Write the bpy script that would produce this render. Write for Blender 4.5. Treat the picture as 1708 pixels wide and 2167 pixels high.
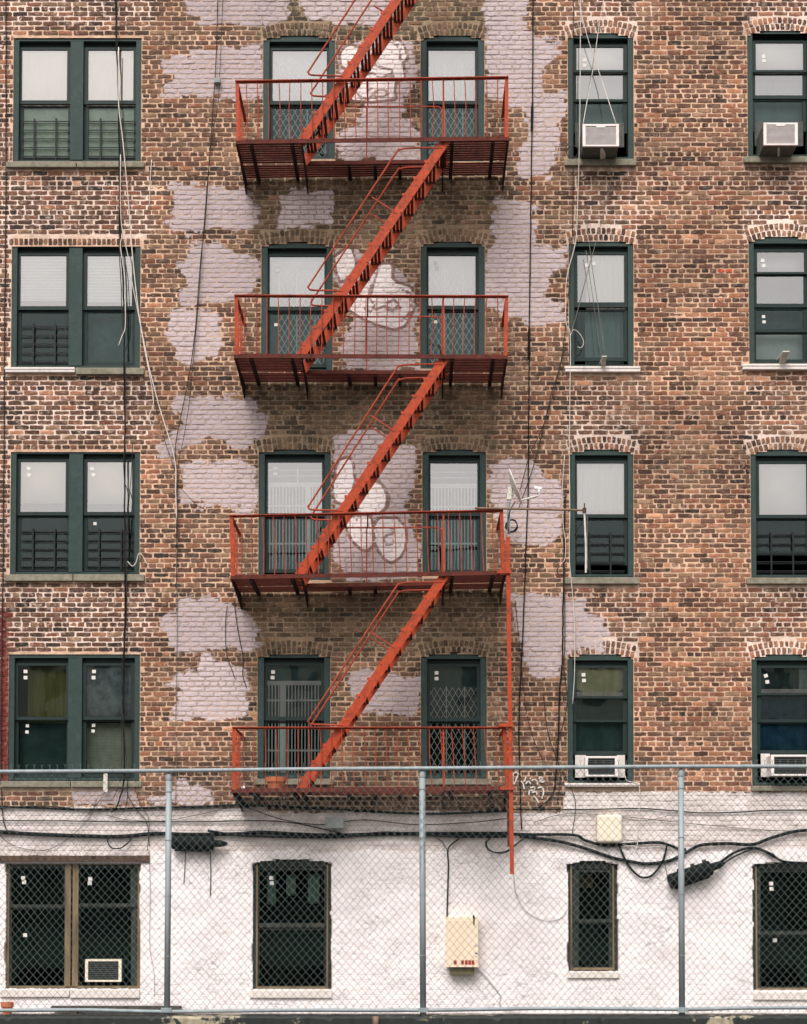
import bpy, bmesh, math, random
import numpy as np
from mathutils import Vector, Matrix

random.seed(7)
rng = np.random.default_rng(11)
for o in list(bpy.data.objects):
    bpy.data.objects.remove(o, do_unlink=True)
S = bpy.context.scene
COL = S.collection

# ------------------------------------------------------------------ camera
F_PX, IW, IH = 3360.0, 1708.0, 2167.0       # focal length and picture size, in working units
PPX, HORIZON, PITCH = 880.0, 1880.0, math.radians(1.95)
PPY = HORIZON - F_PX * math.tan(PITCH)
CAM = Vector((0.0, -21.9, 1.6))
cam_d = bpy.data.cameras.new('camera')
cam = bpy.data.objects.new('camera', cam_d)
COL.objects.link(cam)
S.camera = cam
cam_d.sensor_fit = 'HORIZONTAL'
cam_d.sensor_width = 36.0
cam_d.lens = 36.0 * F_PX / IW
cam_d.shift_x = (IW / 2 - PPX) / IW
cam_d.shift_y = (PPY - IH / 2) / IW
cam_d.clip_start, cam_d.clip_end = 0.1, 500.0
cam.location = CAM
cam.rotation_euler = (math.pi / 2 + PITCH, 0, 0)

# ------------------------------------------------------------------ sky, sun, exposure
SUN_EL, SUN_AZ = math.radians(54), math.radians(195)     # high, in front of the facade, behind cloud
world = bpy.data.worlds.new('World')
S.world = world
world.use_nodes = True
wn, wl = world.node_tree.nodes, world.node_tree.links
wn.clear()
w_out = wn.new('ShaderNodeOutputWorld')
w_bg = wn.new('ShaderNodeBackground')
w_sky = wn.new('ShaderNodeTexSky')
w_sky.sky_type = 'NISHITA'
w_sky.sun_disc = False
w_sky.sun_elevation = SUN_EL
w_sky.sun_rotation = SUN_AZ
w_sky.air_density, w_sky.dust_density, w_sky.ozone_density = 1.0, 3.0, 1.0
w_hs = wn.new('ShaderNodeHueSaturation')
w_hs.inputs['Saturation'].default_value = 0.12
w_mx = wn.new('ShaderNodeMix')
w_mx.data_type = 'RGBA'
w_mx.blend_type = 'MULTIPLY'
w_mx.inputs[0].default_value = 1.0
w_mx.inputs[7].default_value = (1.0, 0.955, 0.945, 1)
wl.new(w_sky.outputs[0], w_hs.inputs['Color'])
wl.new(w_hs.outputs[0], w_mx.inputs[6])
wl.new(w_mx.outputs[2], w_bg.inputs['Color'])
w_bg.inputs['Strength'].default_value = 0.085
wl.new(w_bg.outputs[0], w_out.inputs['Surface'])
sun_d = bpy.data.lights.new('sun', 'SUN')
sun_d.energy = 1.5
sun_d.angle = math.radians(35)
sun_d.color = (1.0, 0.95, 0.90)
sun = bpy.data.objects.new('sun', sun_d)
COL.objects.link(sun)
sdir = Vector((math.sin(SUN_AZ) * math.cos(SUN_EL), math.cos(SUN_AZ) * math.cos(SUN_EL), math.sin(SUN_EL)))
sun.rotation_euler = (-sdir).to_track_quat('-Z', 'Y').to_euler()
sun.location = (0, -10, 30)
S.view_settings.view_transform = 'Standard'
S.view_settings.look = 'None'
S.view_settings.exposure = 1.14
S.view_settings.gamma = 1.0
S.view_settings.use_curve_mapping = False

# ------------------------------------------------------------------ helpers
CP, SP = math.cos(PITCH), math.sin(PITCH)


def W(px, py, y=0.0):
    """point of the vertical plane at depth y that shows at (px, py) of the photograph"""
    u, v = (px - PPX) / F_PX, (PPY - py) / F_PX
    d = Vector((u, CP - v * SP, SP + v * CP))
    t = (y - CAM.y) / d.y
    return CAM + d * t


def to_px(x, z, y=0.0):
    """inverse of W for arrays on the facade plane"""
    dy, dz, dx = y - CAM.y, z - CAM.z, x - CAM.x
    f = dy * CP + dz * SP
    v = -dy * SP + dz * CP
    return PPX + F_PX * dx / f, PPY - F_PX * v / f


ORIG = {}


def link(o, parent=None, origin=Vector((0, 0, 0))):
    COL.objects.link(o)
    ORIG[o.name] = Vector(origin)
    if parent is not None:
        o.parent = parent
        o.location = Vector(origin) - ORIG[parent.name]
    else:
        o.location = origin
    return o


def tag(o, label=None, cat=None, group=None, kind=None):
    if label: o['label'] = label
    if cat: o['category'] = cat
    if group: o['group'] = group
    if kind: o['kind'] = kind
    return o


def empty(name, loc, label=None, cat=None, group=None):
    o = bpy.data.objects.new(name, None)
    o.empty_display_size = 0.2
    link(o, None, loc)
    return tag(o, label, cat, group)


def mesh_obj(name, verts, faces, mat, parent=None, smooth=False, origin=None):
    v = np.asarray(verts, dtype=np.float64)
    if origin is None:
        lo, hi = v.min(0), v.max(0)
        origin = Vector(((lo[0] + hi[0]) / 2, (lo[1] + hi[1]) / 2, lo[2]))
    v = v - np.array(origin)
    me = bpy.data.meshes.new(name)
    me.from_pydata(v.tolist(), [], faces)
    if smooth:
        me.polygons.foreach_set('use_smooth', [True] * len(me.polygons))
    me.materials.append(mat)
    me.update()
    return link(bpy.data.objects.new(name, me), parent, origin)


class MB:
    def __init__(self):
        self.v, self.f = [], []

    def box(self, x0, x1, y0, y1, z0, z1):
        b = len(self.v)
        self.v += [(x0, y0, z0), (x1, y0, z0), (x1, y1, z0), (x0, y1, z0),
                   (x0, y0, z1), (x1, y0, z1), (x1, y1, z1), (x0, y1, z1)]
        self.f += [tuple(b + i for i in q) for q in
                   ((0, 3, 2, 1), (4, 5, 6, 7), (0, 1, 5, 4), (1, 2, 6, 5), (2, 3, 7, 6), (3, 0, 4, 7))]
        return self

    def bar(self, p, q, w, h, up=(0, 0, 1)):
        """rectangular bar from p to q; w across, h along up"""
        p, q = Vector(p), Vector(q)
        d = (q - p).normalized()
        s = d.cross(Vector(up))
        if s.length < 1e-4:
            s = d.cross(Vector((0, 1, 0)))
        s.normalize()
        n = s.cross(d).normalized()
        b = len(self.v)
        for c in (p, q):
            for a, e in ((-1, -1), (1, -1), (1, 1), (-1, 1)):
                self.v.append(tuple(c + s * (a * w / 2) + n * (e * h / 2)))
        self.f += [tuple(b + i for i in f) for f in
                   ((0, 3, 2, 1), (4, 5, 6, 7), (0, 1, 5, 4), (1, 2, 6, 5), (2, 3, 7, 6), (3, 0, 4, 7))]
        return self

    def tube(self, pts, r, sides=6, cap=True):
        pts = [Vector(p) for p in pts]
        n = len(pts)
        b = len(self.v)
        prev = None
        for i, p in enumerate(pts):
            t = (pts[min(i + 1, n - 1)] - pts[max(i - 1, 0)]).normalized()
            if prev is None:
                a = Vector((0, 1, 0)) if abs(t.y) < 0.9 else Vector((1, 0, 0))
                s = t.cross(a).normalized()
            else:
                s = (prev - t * prev.dot(t))
                s = s.normalized() if s.length > 1e-6 else t.cross(Vector((0, 1, 0))).normalized()
            prev = s
            e = t.cross(s)
            rr = r[i] if isinstance(r, (list, tuple)) else r
            for k in range(sides):
                a = 2 * math.pi * k / sides
                self.v.append(tuple(p + s * (rr * math.cos(a)) + e * (rr * math.sin(a))))
        for i in range(n - 1):
            for k in range(sides):
                k2 = (k + 1) % sides
                self.f.append((b + i * sides + k, b + i * sides + k2, b + (i + 1) * sides + k2, b + (i + 1) * sides + k))
        if cap:
            self.f.append(tuple(b + k for k in range(sides))[::-1])
            self.f.append(tuple(b + (n - 1) * sides + k for k in range(sides)))
        return self

    def prism(self, poly, y0, y1):
        """polygon of (x, z) pushed from y0 to y1"""
        b, n = len(self.v), len(poly)
        self.v += [(x, y0, z) for x, z in poly] + [(x, y1, z) for x, z in poly]
        self.f.append(tuple(b + i for i in range(n)))
        self.f.append(tuple(b + n + i for i in range(n))[::-1])
        for i in range(n):
            j = (i + 1) % n
            self.f.append((b + i, b + n + i, b + n + j, b + j))
        return self

    def lathe(self, prof, c, axis=(0, 0, 1), seg=20):
        """profile of (radius, height) turned about axis through c"""
        ax = Vector(axis).normalized()
        a = ax.orthogonal().normalized()
        e = ax.cross(a)
        b = len(self.v)
        c = Vector(c)
        for r, h in prof:
            for k in range(seg):
                t = 2 * math.pi * k / seg
                self.v.append(tuple(c + ax * h + a * (r * math.cos(t)) + e * (r * math.sin(t))))
        for i in range(len(prof) - 1):
            for k in range(seg):
                k2 = (k + 1) % seg
                self.f.append((b + i * seg + k, b + i * seg + k2, b + (i + 1) * seg + k2, b + (i + 1) * seg + k))
        return self

    def build(self, name, mat, parent=None, smooth=False, origin=None):
        return mesh_obj(name, self.v, self.f, mat, parent, smooth, origin)


def smooth_path(pts, n=6):
    """Catmull-Rom through the points"""
    P = [Vector(p) for p in pts]
    if len(P) < 3:
        return P
    P = [P[0] * 2 - P[1]] + P + [P[-1] * 2 - P[-2]]
    out = []
    for i in range(1, len(P) - 2):
        a, b, c, d = P[i - 1], P[i], P[i + 1], P[i + 2]
        for k in range(n):
            t = k / n
            out.append(0.5 * ((2 * b) + (c - a) * t + (2 * a - 5 * b + 4 * c - d) * t * t + (3 * b - a - 3 * c + d) * t ** 3))
    out.append(P[-2])
    return out


# ------------------------------------------------------------------ materials
def mat_new(name):
    m = bpy.data.materials.new(name)
    m.use_nodes = True
    nt = m.node_tree
    return m, nt, nt.nodes, nt.links, nt.nodes['Principled BSDF']


def simple(name, col, rough=0.6, metal=0.0, var=0.25, scale=14.0, bump=0.15, dirt=None, dirt_amt=0.5, bscale=60.0, streak=False, spec=0.2, lo=0.52):
    m, nt, N, L, P = mat_new(name)
    geo = N.new('ShaderNodeNewGeometry')
    vec = geo.outputs['Position']
    if streak:
        mp = N.new('ShaderNodeMapping')
        mp.inputs['Scale'].default_value = (1, 1, 0.12)
        L.new(vec, mp.inputs['Vector'])
        vec = mp.outputs['Vector']
    no = N.new('ShaderNodeTexNoise')
    no.inputs['Scale'].default_value = scale
    no.inputs['Detail'].default_value = 6
    no.inputs['Roughness'].default_value = 0.65
    L.new(vec, no.inputs['Vector'])
    rp = N.new('ShaderNodeValToRGB')
    c = col
    rp.color_ramp.elements[0].position = 0.3
    rp.color_ramp.elements[1].position = 0.72
    rp.color_ramp.elements[0].color = (c[0] * (1 - var), c[1] * (1 - var), c[2] * (1 - var), 1)
    rp.color_ramp.elements[1].color = (min(1, c[0] * (1 + var)), min(1, c[1] * (1 + var)), min(1, c[2] * (1 + var)), 1)
    L.new(no.outputs['Fac'], rp.inputs['Fac'])
    out = rp.outputs['Color']
    if dirt is not None:
        n2 = N.new('ShaderNodeTexNoise')
        n2.inputs['Scale'].default_value = scale * 0.4
        n2.inputs['Detail'].default_value = 8
        n2.inputs['Roughness'].default_value = 0.75
        L.new(vec, n2.inputs['Vector'])
        r2 = N.new('ShaderNodeValToRGB')
        r2.color_ramp.elements[0].position = lo
        r2.color_ramp.elements[1].position = lo + 0.12
        r2.color_ramp.elements[1].color = (dirt_amt,) * 3 + (1,)
        r2.color_ramp.elements[0].color = (0, 0, 0, 1)
        L.new(n2.outputs['Fac'], r2.inputs['Fac'])
        mx = N.new('ShaderNodeMix')
        mx.data_type = 'RGBA'
        L.new(r2.outputs['Color'], mx.inputs[0])
        L.new(out, mx.inputs[6])
        mx.inputs[7].default_value = tuple(dirt) + (1,)
        out = mx.outputs[2]
    L.new(out, P.inputs['Base Color'])
    P.inputs['Roughness'].default_value = rough
    P.inputs['Specular IOR Level'].default_value = spec
    P.inputs['Metallic'].default_value = metal
    if bump:
        n3 = N.new('ShaderNodeTexNoise')
        n3.inputs['Scale'].default_value = bscale
        n3.inputs['Detail'].default_value = 4
        L.new(geo.outputs['Position'], n3.inputs['Vector'])
        bp = N.new('ShaderNodeBump')
        bp.inputs['Strength'].default_value = bump
        bp.inputs['Distance'].default_value = 0.01
        L.new(n3.outputs['Fac'], bp.inputs['Height'])
        L.new(bp.outputs['Normal'], P.inputs['Normal'])
    return m


M = {}
M['frame'] = simple('window_paint', (0.031, 0.053, 0.048), 0.6, var=0.15, bump=0.05, dirt=(0.065, 0.09, 0.083), dirt_amt=0.35)
M['sash'] = simple('sash_paint', (0.018, 0.032, 0.030), 0.55, var=0.12, bump=0.03)
M['red'] = simple('fire_escape_paint', (0.40, 0.056, 0.019), 0.6, var=0.24, bump=0.2, dirt=(0.15, 0.038, 0.022), dirt_amt=0.65, bscale=70, scale=24, lo=0.49)
M['rust'] = simple('old_red_paint', (0.105, 0.026, 0.018), 0.8, var=0.3, bump=0.2, dirt=(0.035, 0.017, 0.013), dirt_amt=0.7)  # red darkened for undersides of decks and treads, their shade in the colour
M['rail'] = simple('weathered_red_paint', (0.33, 0.055, 0.028), 0.7, var=0.25, bump=0.12, dirt=(0.09, 0.03, 0.022), dirt_amt=0.7, bscale=90)  # red deepened for the shadowed underside of the rails, with dirt patches
M['bearer'] = simple('bearer_iron', (0.022, 0.013, 0.011), 0.85, var=0.3, bump=0.2)
M['sill'] = simple('sill_stone', (0.235, 0.215, 0.165), 0.9, var=0.28, bump=0.35, dirt=(0.11, 0.105, 0.07), dirt_amt=0.6)
M['white_sill'] = simple('white_sill_paint', (0.70, 0.64, 0.60), 0.7, var=0.1, bump=0.2, dirt=(0.34, 0.30, 0.26), dirt_amt=0.4)
M['galv'] = simple('galvanised_steel', (0.27, 0.31, 0.325), 0.6, metal=0.15, var=0.2, bump=0.04, dirt=(0.2, 0.22, 0.22), dirt_amt=0.4, streak=True)
M['wire'] = simple('galvanised_wire', (0.105, 0.135, 0.128), 0.8, metal=0.0, var=0.1, bump=0)
M['black'] = simple('black_cable', (0.008, 0.011, 0.011), 0.7, var=0.3, bump=0.05, spec=0.1)
M['grey_cable'] = simple('grey_cable', (0.16, 0.15, 0.13), 0.6, var=0.3, bump=0)
M['dark_cable'] = simple('dark_cable', (0.030, 0.026, 0.022), 0.7, var=0.3, bump=0)
M['white_cable'] = simple('white_cable', (0.62, 0.55, 0.50), 0.6, var=0.15, bump=0)
M['ac_white'] = simple('ac_plastic', (0.74, 0.69, 0.66), 0.5, var=0.06, bump=0.03, dirt=(0.42, 0.36, 0.29), dirt_amt=0.35, scale=20)
M['ac_grille'] = simple('ac_grille', (0.45, 0.42, 0.41), 0.6, var=0.1, bump=0)
M['ac_fin'] = simple('ac_fin', (0.66, 0.61, 0.60), 0.6, var=0.1, bump=0)
M['ac_dark'] = simple('ac_dark_grille', (0.02, 0.028, 0.03), 0.5, var=0.1, bump=0)
M['ac_base'] = simple('ac_case', (0.10, 0.105, 0.095), 0.6, var=0.3, bump=0.05)
M['bracket'] = simple('bracket_metal', (0.62, 0.59, 0.53), 0.6, metal=0.0, var=0.2, bump=0.05)
M['blind'] = simple('blind_white', (0.92, 0.90, 0.87), 0.8, var=0.04, bump=0.02, scale=4)
M['blind_dull'] = simple('blind_dull', (0.60, 0.63, 0.61), 0.8, var=0.06, bump=0.02, scale=4)
M['blind_cream'] = simple('blind_cream', (0.92, 0.86, 0.74), 0.8, var=0.05, bump=0.02, scale=3)
M['blind_grey'] = simple('blind_grey', (0.30, 0.39, 0.37), 0.8, var=0.1, bump=0.02, scale=3)
M['net_dark'] = simple('net_dark', (0.10, 0.175, 0.165), 0.9, var=0.35, bump=0.05, scale=4)
M['curtain'] = simple('curtain_white', (0.86, 0.84, 0.78), 0.9, var=0.08, bump=0.05, scale=5, streak=True)
M['curtain_olive'] = simple('curtain_olive', (0.80, 0.79, 0.64), 0.9, var=0.2, bump=0.05, scale=10)
M['curtain_green'] = simple('curtain_green', (0.38, 0.39, 0.12), 0.9, var=0.45, bump=0.05, scale=6, streak=True)
M['cloth_lime'] = simple('cloth_lime', (0.84, 0.85, 0.56), 0.9, var=0.15, bump=0.08, scale=5)
M['cloth_blue'] = simple('cloth_blue', (0.05, 0.14, 0.24), 0.9, var=0.4, bump=0.1, scale=9)
M['film_blue'] = simple('film_blue', (0.45, 0.54, 0.56), 0.6, var=0.6, bump=0.2, scale=7)  # mottled to stand in for a pane reflection; also a thin curtain
M['gate'] = simple('gate_white', (0.93, 0.93, 0.90), 0.6, var=0.05, bump=0)
M['guard'] = simple('guard_black', (0.016, 0.021, 0.020), 0.5, var=0.2, bump=0)
M['sticker'] = simple('paper_sticker', (0.66, 0.64, 0.60), 0.8, var=0.04, bump=0)
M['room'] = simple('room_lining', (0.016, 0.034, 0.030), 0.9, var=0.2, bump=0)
M['wood'] = simple('old_wood', (0.20, 0.145, 0.085), 0.85, var=0.4, bump=0.35, dirt=(0.06, 0.05, 0.035), dirt_amt=0.7, streak=True)
M['dark_wood'] = simple('dark_wood', (0.028, 0.036, 0.030), 0.75, var=0.4, bump=0.25, dirt=(0.10, 0.085, 0.06), dirt_amt=0.5, streak=True)
M['rusty_steel'] = simple('rusty_steel', (0.085, 0.05, 0.035), 0.85, var=0.4, bump=0.3, dirt=(0.02, 0.02, 0.018), dirt_amt=0.7)
M['cream_metal'] = simple('cream_metal', (0.80, 0.66, 0.50), 0.5, var=0.05, bump=0.04, dirt=(0.62, 0.47, 0.36), dirt_amt=0.3)
M['cream_dark'] = simple('olive_metal', (0.15, 0.13, 0.06), 0.6, var=0.3, bump=0.05)
M['cream_plastic'] = simple('cream_plastic', (0.78, 0.70, 0.56), 0.5, var=0.04, bump=0.03)
M['grey_box'] = simple('grey_plastic', (0.26, 0.28, 0.27), 0.5, var=0.1, bump=0.03)
M['terracotta'] = simple('terracotta', (0.50, 0.15, 0.065), 0.85, var=0.15, bump=0.12, dirt=(0.55, 0.27, 0.17), dirt_amt=0.4)
M['soil'] = simple('soil', (0.03, 0.022, 0.016), 0.95, var=0.4, bump=0.5)
M['label_red'] = simple('label_red', (0.52, 0.055, 0.025), 0.6, var=0.1, bump=0)
M['label_ink'] = simple('label_ink', (0.055, 0.014, 0.010), 0.6, var=0.1, bump=0)
M['blue_tape'] = simple('blue_tape', (0.02, 0.07, 0.22), 0.6, var=0.2, bump=0)
M['spray_white'] = simple('spray_white', (0.70, 0.66, 0.60), 0.85, var=0.15, bump=0.1, dirt=(0.30, 0.25, 0.18), dirt_amt=0.5, scale=30)
M['asphalt'] = simple('asphalt', (0.055, 0.055, 0.053), 0.9, var=0.3, bump=0.4, scale=3)
M['concrete'] = simple('concrete', (0.13, 0.12, 0.108), 0.9, var=0.25, bump=0.3, scale=3)
M['cardboard'] = simple('cardboard', (0.42, 0.20, 0.07), 0.9, var=0.15, bump=0.05)
M['blue_bag'] = simple('blue_bag', (0.02, 0.10, 0.22), 0.5, var=0.3, bump=0.1)
M['dish'] = simple('dish_paint', (0.66, 0.63, 0.58), 0.5, var=0.06, bump=0.02)
M['old_pipe'] = simple('old_pipe', (0.20, 0.13, 0.09), 0.7, metal=0.2, var=0.4, bump=0.15, dirt=(0.36, 0.09, 0.05), dirt_amt=0.6)
M['opposite'] = simple('dark_brick_far', (0.20, 0.23, 0.19), 0.9, var=0.3, bump=0)  # for the added unseen block that darkens the lower panes
M['plank'] = simple('weathered_plank', (0.07, 0.06, 0.05), 0.9, var=0.4, bump=0.3)


def glass_mat(name, tint, refl, gloss=(0.93, 1.0, 0.98)):
    m, nt, N, L, P = mat_new(name)
    N.remove(P)
    out = N['Material Output']
    tr = N.new('ShaderNodeBsdfTransparent')
    tr.inputs['Color'].default_value = tint + (1,)
    gl = N.new('ShaderNodeBsdfGlossy')
    gl.inputs['Roughness'].default_value = 0.015
    gl.inputs['Color'].default_value = gloss + (1,)
    fr = N.new('ShaderNodeFresnel')
    fr.inputs['IOR'].default_value = 1.52
    mu = N.new('ShaderNodeMath')
    mu.operation = 'MULTIPLY'
    mu.inputs[1].default_value = refl
    L.new(fr.outputs[0], mu.inputs[0])
    # slow waviness of old sheet glass
    geo = N.new('ShaderNodeNewGeometry')
    no = N.new('ShaderNodeTexNoise')
    no.inputs['Scale'].default_value = 2.2
    no.inputs['Detail'].default_value = 1
    L.new(geo.outputs['Position'], no.inputs['Vector'])
    bp = N.new('ShaderNodeBump')
    bp.inputs['Strength'].default_value = 0.08
    bp.inputs['Distance'].default_value = 0.05
    L.new(no.outputs['Fac'], bp.inputs['Height'])
    L.new(bp.outputs['Normal'], gl.inputs['Normal'])
    mx = N.new('ShaderNodeMixShader')
    L.new(mu.outputs[0], mx.inputs[0])
    L.new(tr.outputs[0], mx.inputs[1])
    L.new(gl.outputs[0], mx.inputs[2])
    L.new(mx.outputs[0], out.inputs['Surface'])
    return m


M['glass'] = glass_mat('window_glass', (0.97, 0.99, 0.98), 7.5, (1.0, 0.99, 0.96))
M['glass_screen'] = glass_mat('half_screened_glass', (0.68, 0.74, 0.72), 1.2, (0.80, 1.0, 0.96))
M['glass_dim'] = glass_mat('screened_glass', (0.34, 0.44, 0.40), 0.9, (0.55, 1.0, 0.85))


def masonry_mat():
    m, nt, N, L, P = mat_new('masonry')

    def attr(n):
        a = N.new('ShaderNodeAttribute')
        a.attribute_name = n
        return a

    def noise(scale, detail=5, rough=0.6, dist=0.0, vec=None):
        t = N.new('ShaderNodeTexNoise')
        t.inputs['Scale'].default_value = scale
        t.inputs['Detail'].default_value = detail
        t.inputs['Roughness'].default_value = rough
        t.inputs['Distortion'].default_value = dist
        L.new(vec or geo.outputs['Position'], t.inputs['Vector'])
        return t.outputs['Fac']

    def math_(op, a, b=None, c=None, clamp=False):
        t = N.new('ShaderNodeMath')
        t.operation = op
        t.use_clamp = clamp
        for i, x in enumerate((a, b, c)):
            if x is None: continue
            if isinstance(x, (int, float)): t.inputs[i].default_value = x
            else: L.new(x, t.inputs[i])
        return t.outputs[0]

    def mixc(f, a, b, mode='MIX'):
        t = N.new('ShaderNodeMix')
        t.data_type = 'RGBA'
        t.blend_type = mode
        for i, x in ((0, f), (6, a), (7, b)):
            if isinstance(x, (int, float)): t.inputs[i].default_value = x
            elif isinstance(x, tuple): t.inputs[i].default_value = x + (1,)
            else: L.new(x, t.inputs[i])
        return t.outputs[2]

    def ramp01(v, lo, hi):
        t = N.new('ShaderNodeMapRange')
        t.interpolation_type = 'SMOOTHSTEP'
        L.new(v, t.inputs['Value'])
        t.inputs['From Min'].default_value = lo
        t.inputs['From Max'].default_value = hi
        return t.outputs['Result']

    geo = N.new('ShaderNodeNewGeometry')
    bc, pn, gr = attr('bcol'), attr('pnt'), attr('grf')
    sp = N.new('ShaderNodeSeparateColor')
    L.new(pn.outputs['Color'], sp.inputs[0])
    sg = N.new('ShaderNodeSeparateColor')
    L.new(gr.outputs['Color'], sg.inputs[0])
    n_fine = noise(55, 6, 0.7)
    n_mid = noise(13, 5, 0.65, 0.6)
    n_big = noise(3.2, 4, 0.6, 0.4)
    n_pix = noise(160, 2, 0.5)
    # brick and mortar: grain, smears of mortar over the faces, dark crust
    v = math_('MULTIPLY_ADD', n_fine, 1.3, 0.35)
    vv = math_('MULTIPLY', v, math_('MULTIPLY_ADD', n_mid, 0.9, 0.55))
    vc = N.new('ShaderNodeCombineColor')
    for i in range(3): L.new(vv, vc.inputs[i])
    col = mixc(1.0, bc.outputs['Color'], vc.outputs[0], 'MULTIPLY')
    smear = math_('MULTIPLY', ramp01(n_mid, 0.50, 0.70), sp.outputs[2])
    col = mixc(math_('MULTIPLY', smear, 0.75), col, (0.53, 0.40, 0.31))
    crust = math_('MULTIPLY', ramp01(n_big, 0.54, 0.70), 0.4)
    col = mixc(crust, col, mixc(1.0, col, (0.42, 0.40, 0.38), 'MULTIPLY'))

    def edge(sd, amp1, amp2, w):
        t = math_('MULTIPLY_ADD', math_('SUBTRACT', n_mid, 0.5), amp1, sd)
        t = math_('MULTIPLY_ADD', math_('SUBTRACT', n_fine, 0.5), amp2, t)
        return ramp01(t, -w, w)

    # lilac-grey roller paint patches
    m1 = edge(sp.outputs[0], 0.14, 0.07, 0.014)
    wear = ramp01(math_('MULTIPLY_ADD', n_fine, 0.5, math_('MULTIPLY', n_mid, 0.5)), 0.64, 0.70)
    wear = math_('SUBTRACT', 1.0, math_('MULTIPLY', wear, 0.85))
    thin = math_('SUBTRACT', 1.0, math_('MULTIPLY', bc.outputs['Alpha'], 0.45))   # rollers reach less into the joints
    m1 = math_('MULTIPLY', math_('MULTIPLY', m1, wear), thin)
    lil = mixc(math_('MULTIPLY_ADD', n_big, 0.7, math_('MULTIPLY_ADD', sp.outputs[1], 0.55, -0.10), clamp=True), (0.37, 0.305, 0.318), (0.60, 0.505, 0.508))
    mpv = N.new('ShaderNodeMapping')
    mpv.inputs['Scale'].default_value = (1.0, 1.0, 0.10)
    L.new(geo.outputs['Position'], mpv.inputs['Vector'])
    roll = noise(17, 3, 0.6, 0.2, mpv.outputs['Vector'])
    lil = mixc(math_('MULTIPLY', ramp01(roll, 0.48, 0.66), 0.28), lil, (0.36, 0.30, 0.29))      # roller lanes
    lil = mixc(math_('MULTIPLY', ramp01(n_pix, 0.45, 0.8), 0.25), lil, (0.40, 0.33, 0.33))
    lil = mixc(math_('MULTIPLY', bc.outputs['Alpha'], 0.55), lil, (0.335, 0.280, 0.285))     # recess shade and dirt greyed into the paint over the joints
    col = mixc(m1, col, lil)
    # white bubble letters and their brown outline
    m2 = math_('MULTIPLY', edge(sg.outputs[0], 0.035, 0.02, 0.005), math_('MULTIPLY', wear, thin))
    col = mixc(math_('MULTIPLY', m2, 0.80), col, (0.86, 0.79, 0.77))
    m3 = math_('MULTIPLY', edge(sg.outputs[1], 0.018, 0.012, 0.005), math_('MULTIPLY_ADD', n_mid, 0.8, 0.4))
    col = mixc(math_('MULTIPLY', m3, 0.95), col, (0.17, 0.085, 0.065))
    # white house paint of the ground floor
    m4 = edge(sg.outputs[2], 0.10, 0.05, 0.012)
    wear2 = math_('SUBTRACT', 1.0, math_('MULTIPLY', ramp01(n_mid, 0.60, 0.70), 0.55))
    m4 = math_('MULTIPLY', m4, wear2)
    wcol = mixc(ramp01(n_big, 0.35, 0.7), (0.60, 0.53, 0.50), (0.78, 0.71, 0.69))
    wcol = mixc(math_('MULTIPLY', ramp01(n_fine, 0.58, 0.70), 0.5), wcol, (0.33, 0.29, 0.25))
    col = mixc(m4, col, wcol)
    L.new(col, P.inputs['Base Color'])
    P.inputs['Roughness'].default_value = 0.9
    P.inputs['Specular IOR Level'].default_value = 0.25
    bp = N.new('ShaderNodeBump')
    bp.inputs['Strength'].default_value = 0.7
    bp.inputs['Distance'].default_value = 0.008
    hh = math_('ADD', n_fine, math_('MULTIPLY', n_mid, 1.5))
    L.new(hh, bp.inputs['Height'])
    L.new(bp.outputs['Normal'], P.inputs['Normal'])
    return m


M['masonry'] = masonry_mat()


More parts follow.
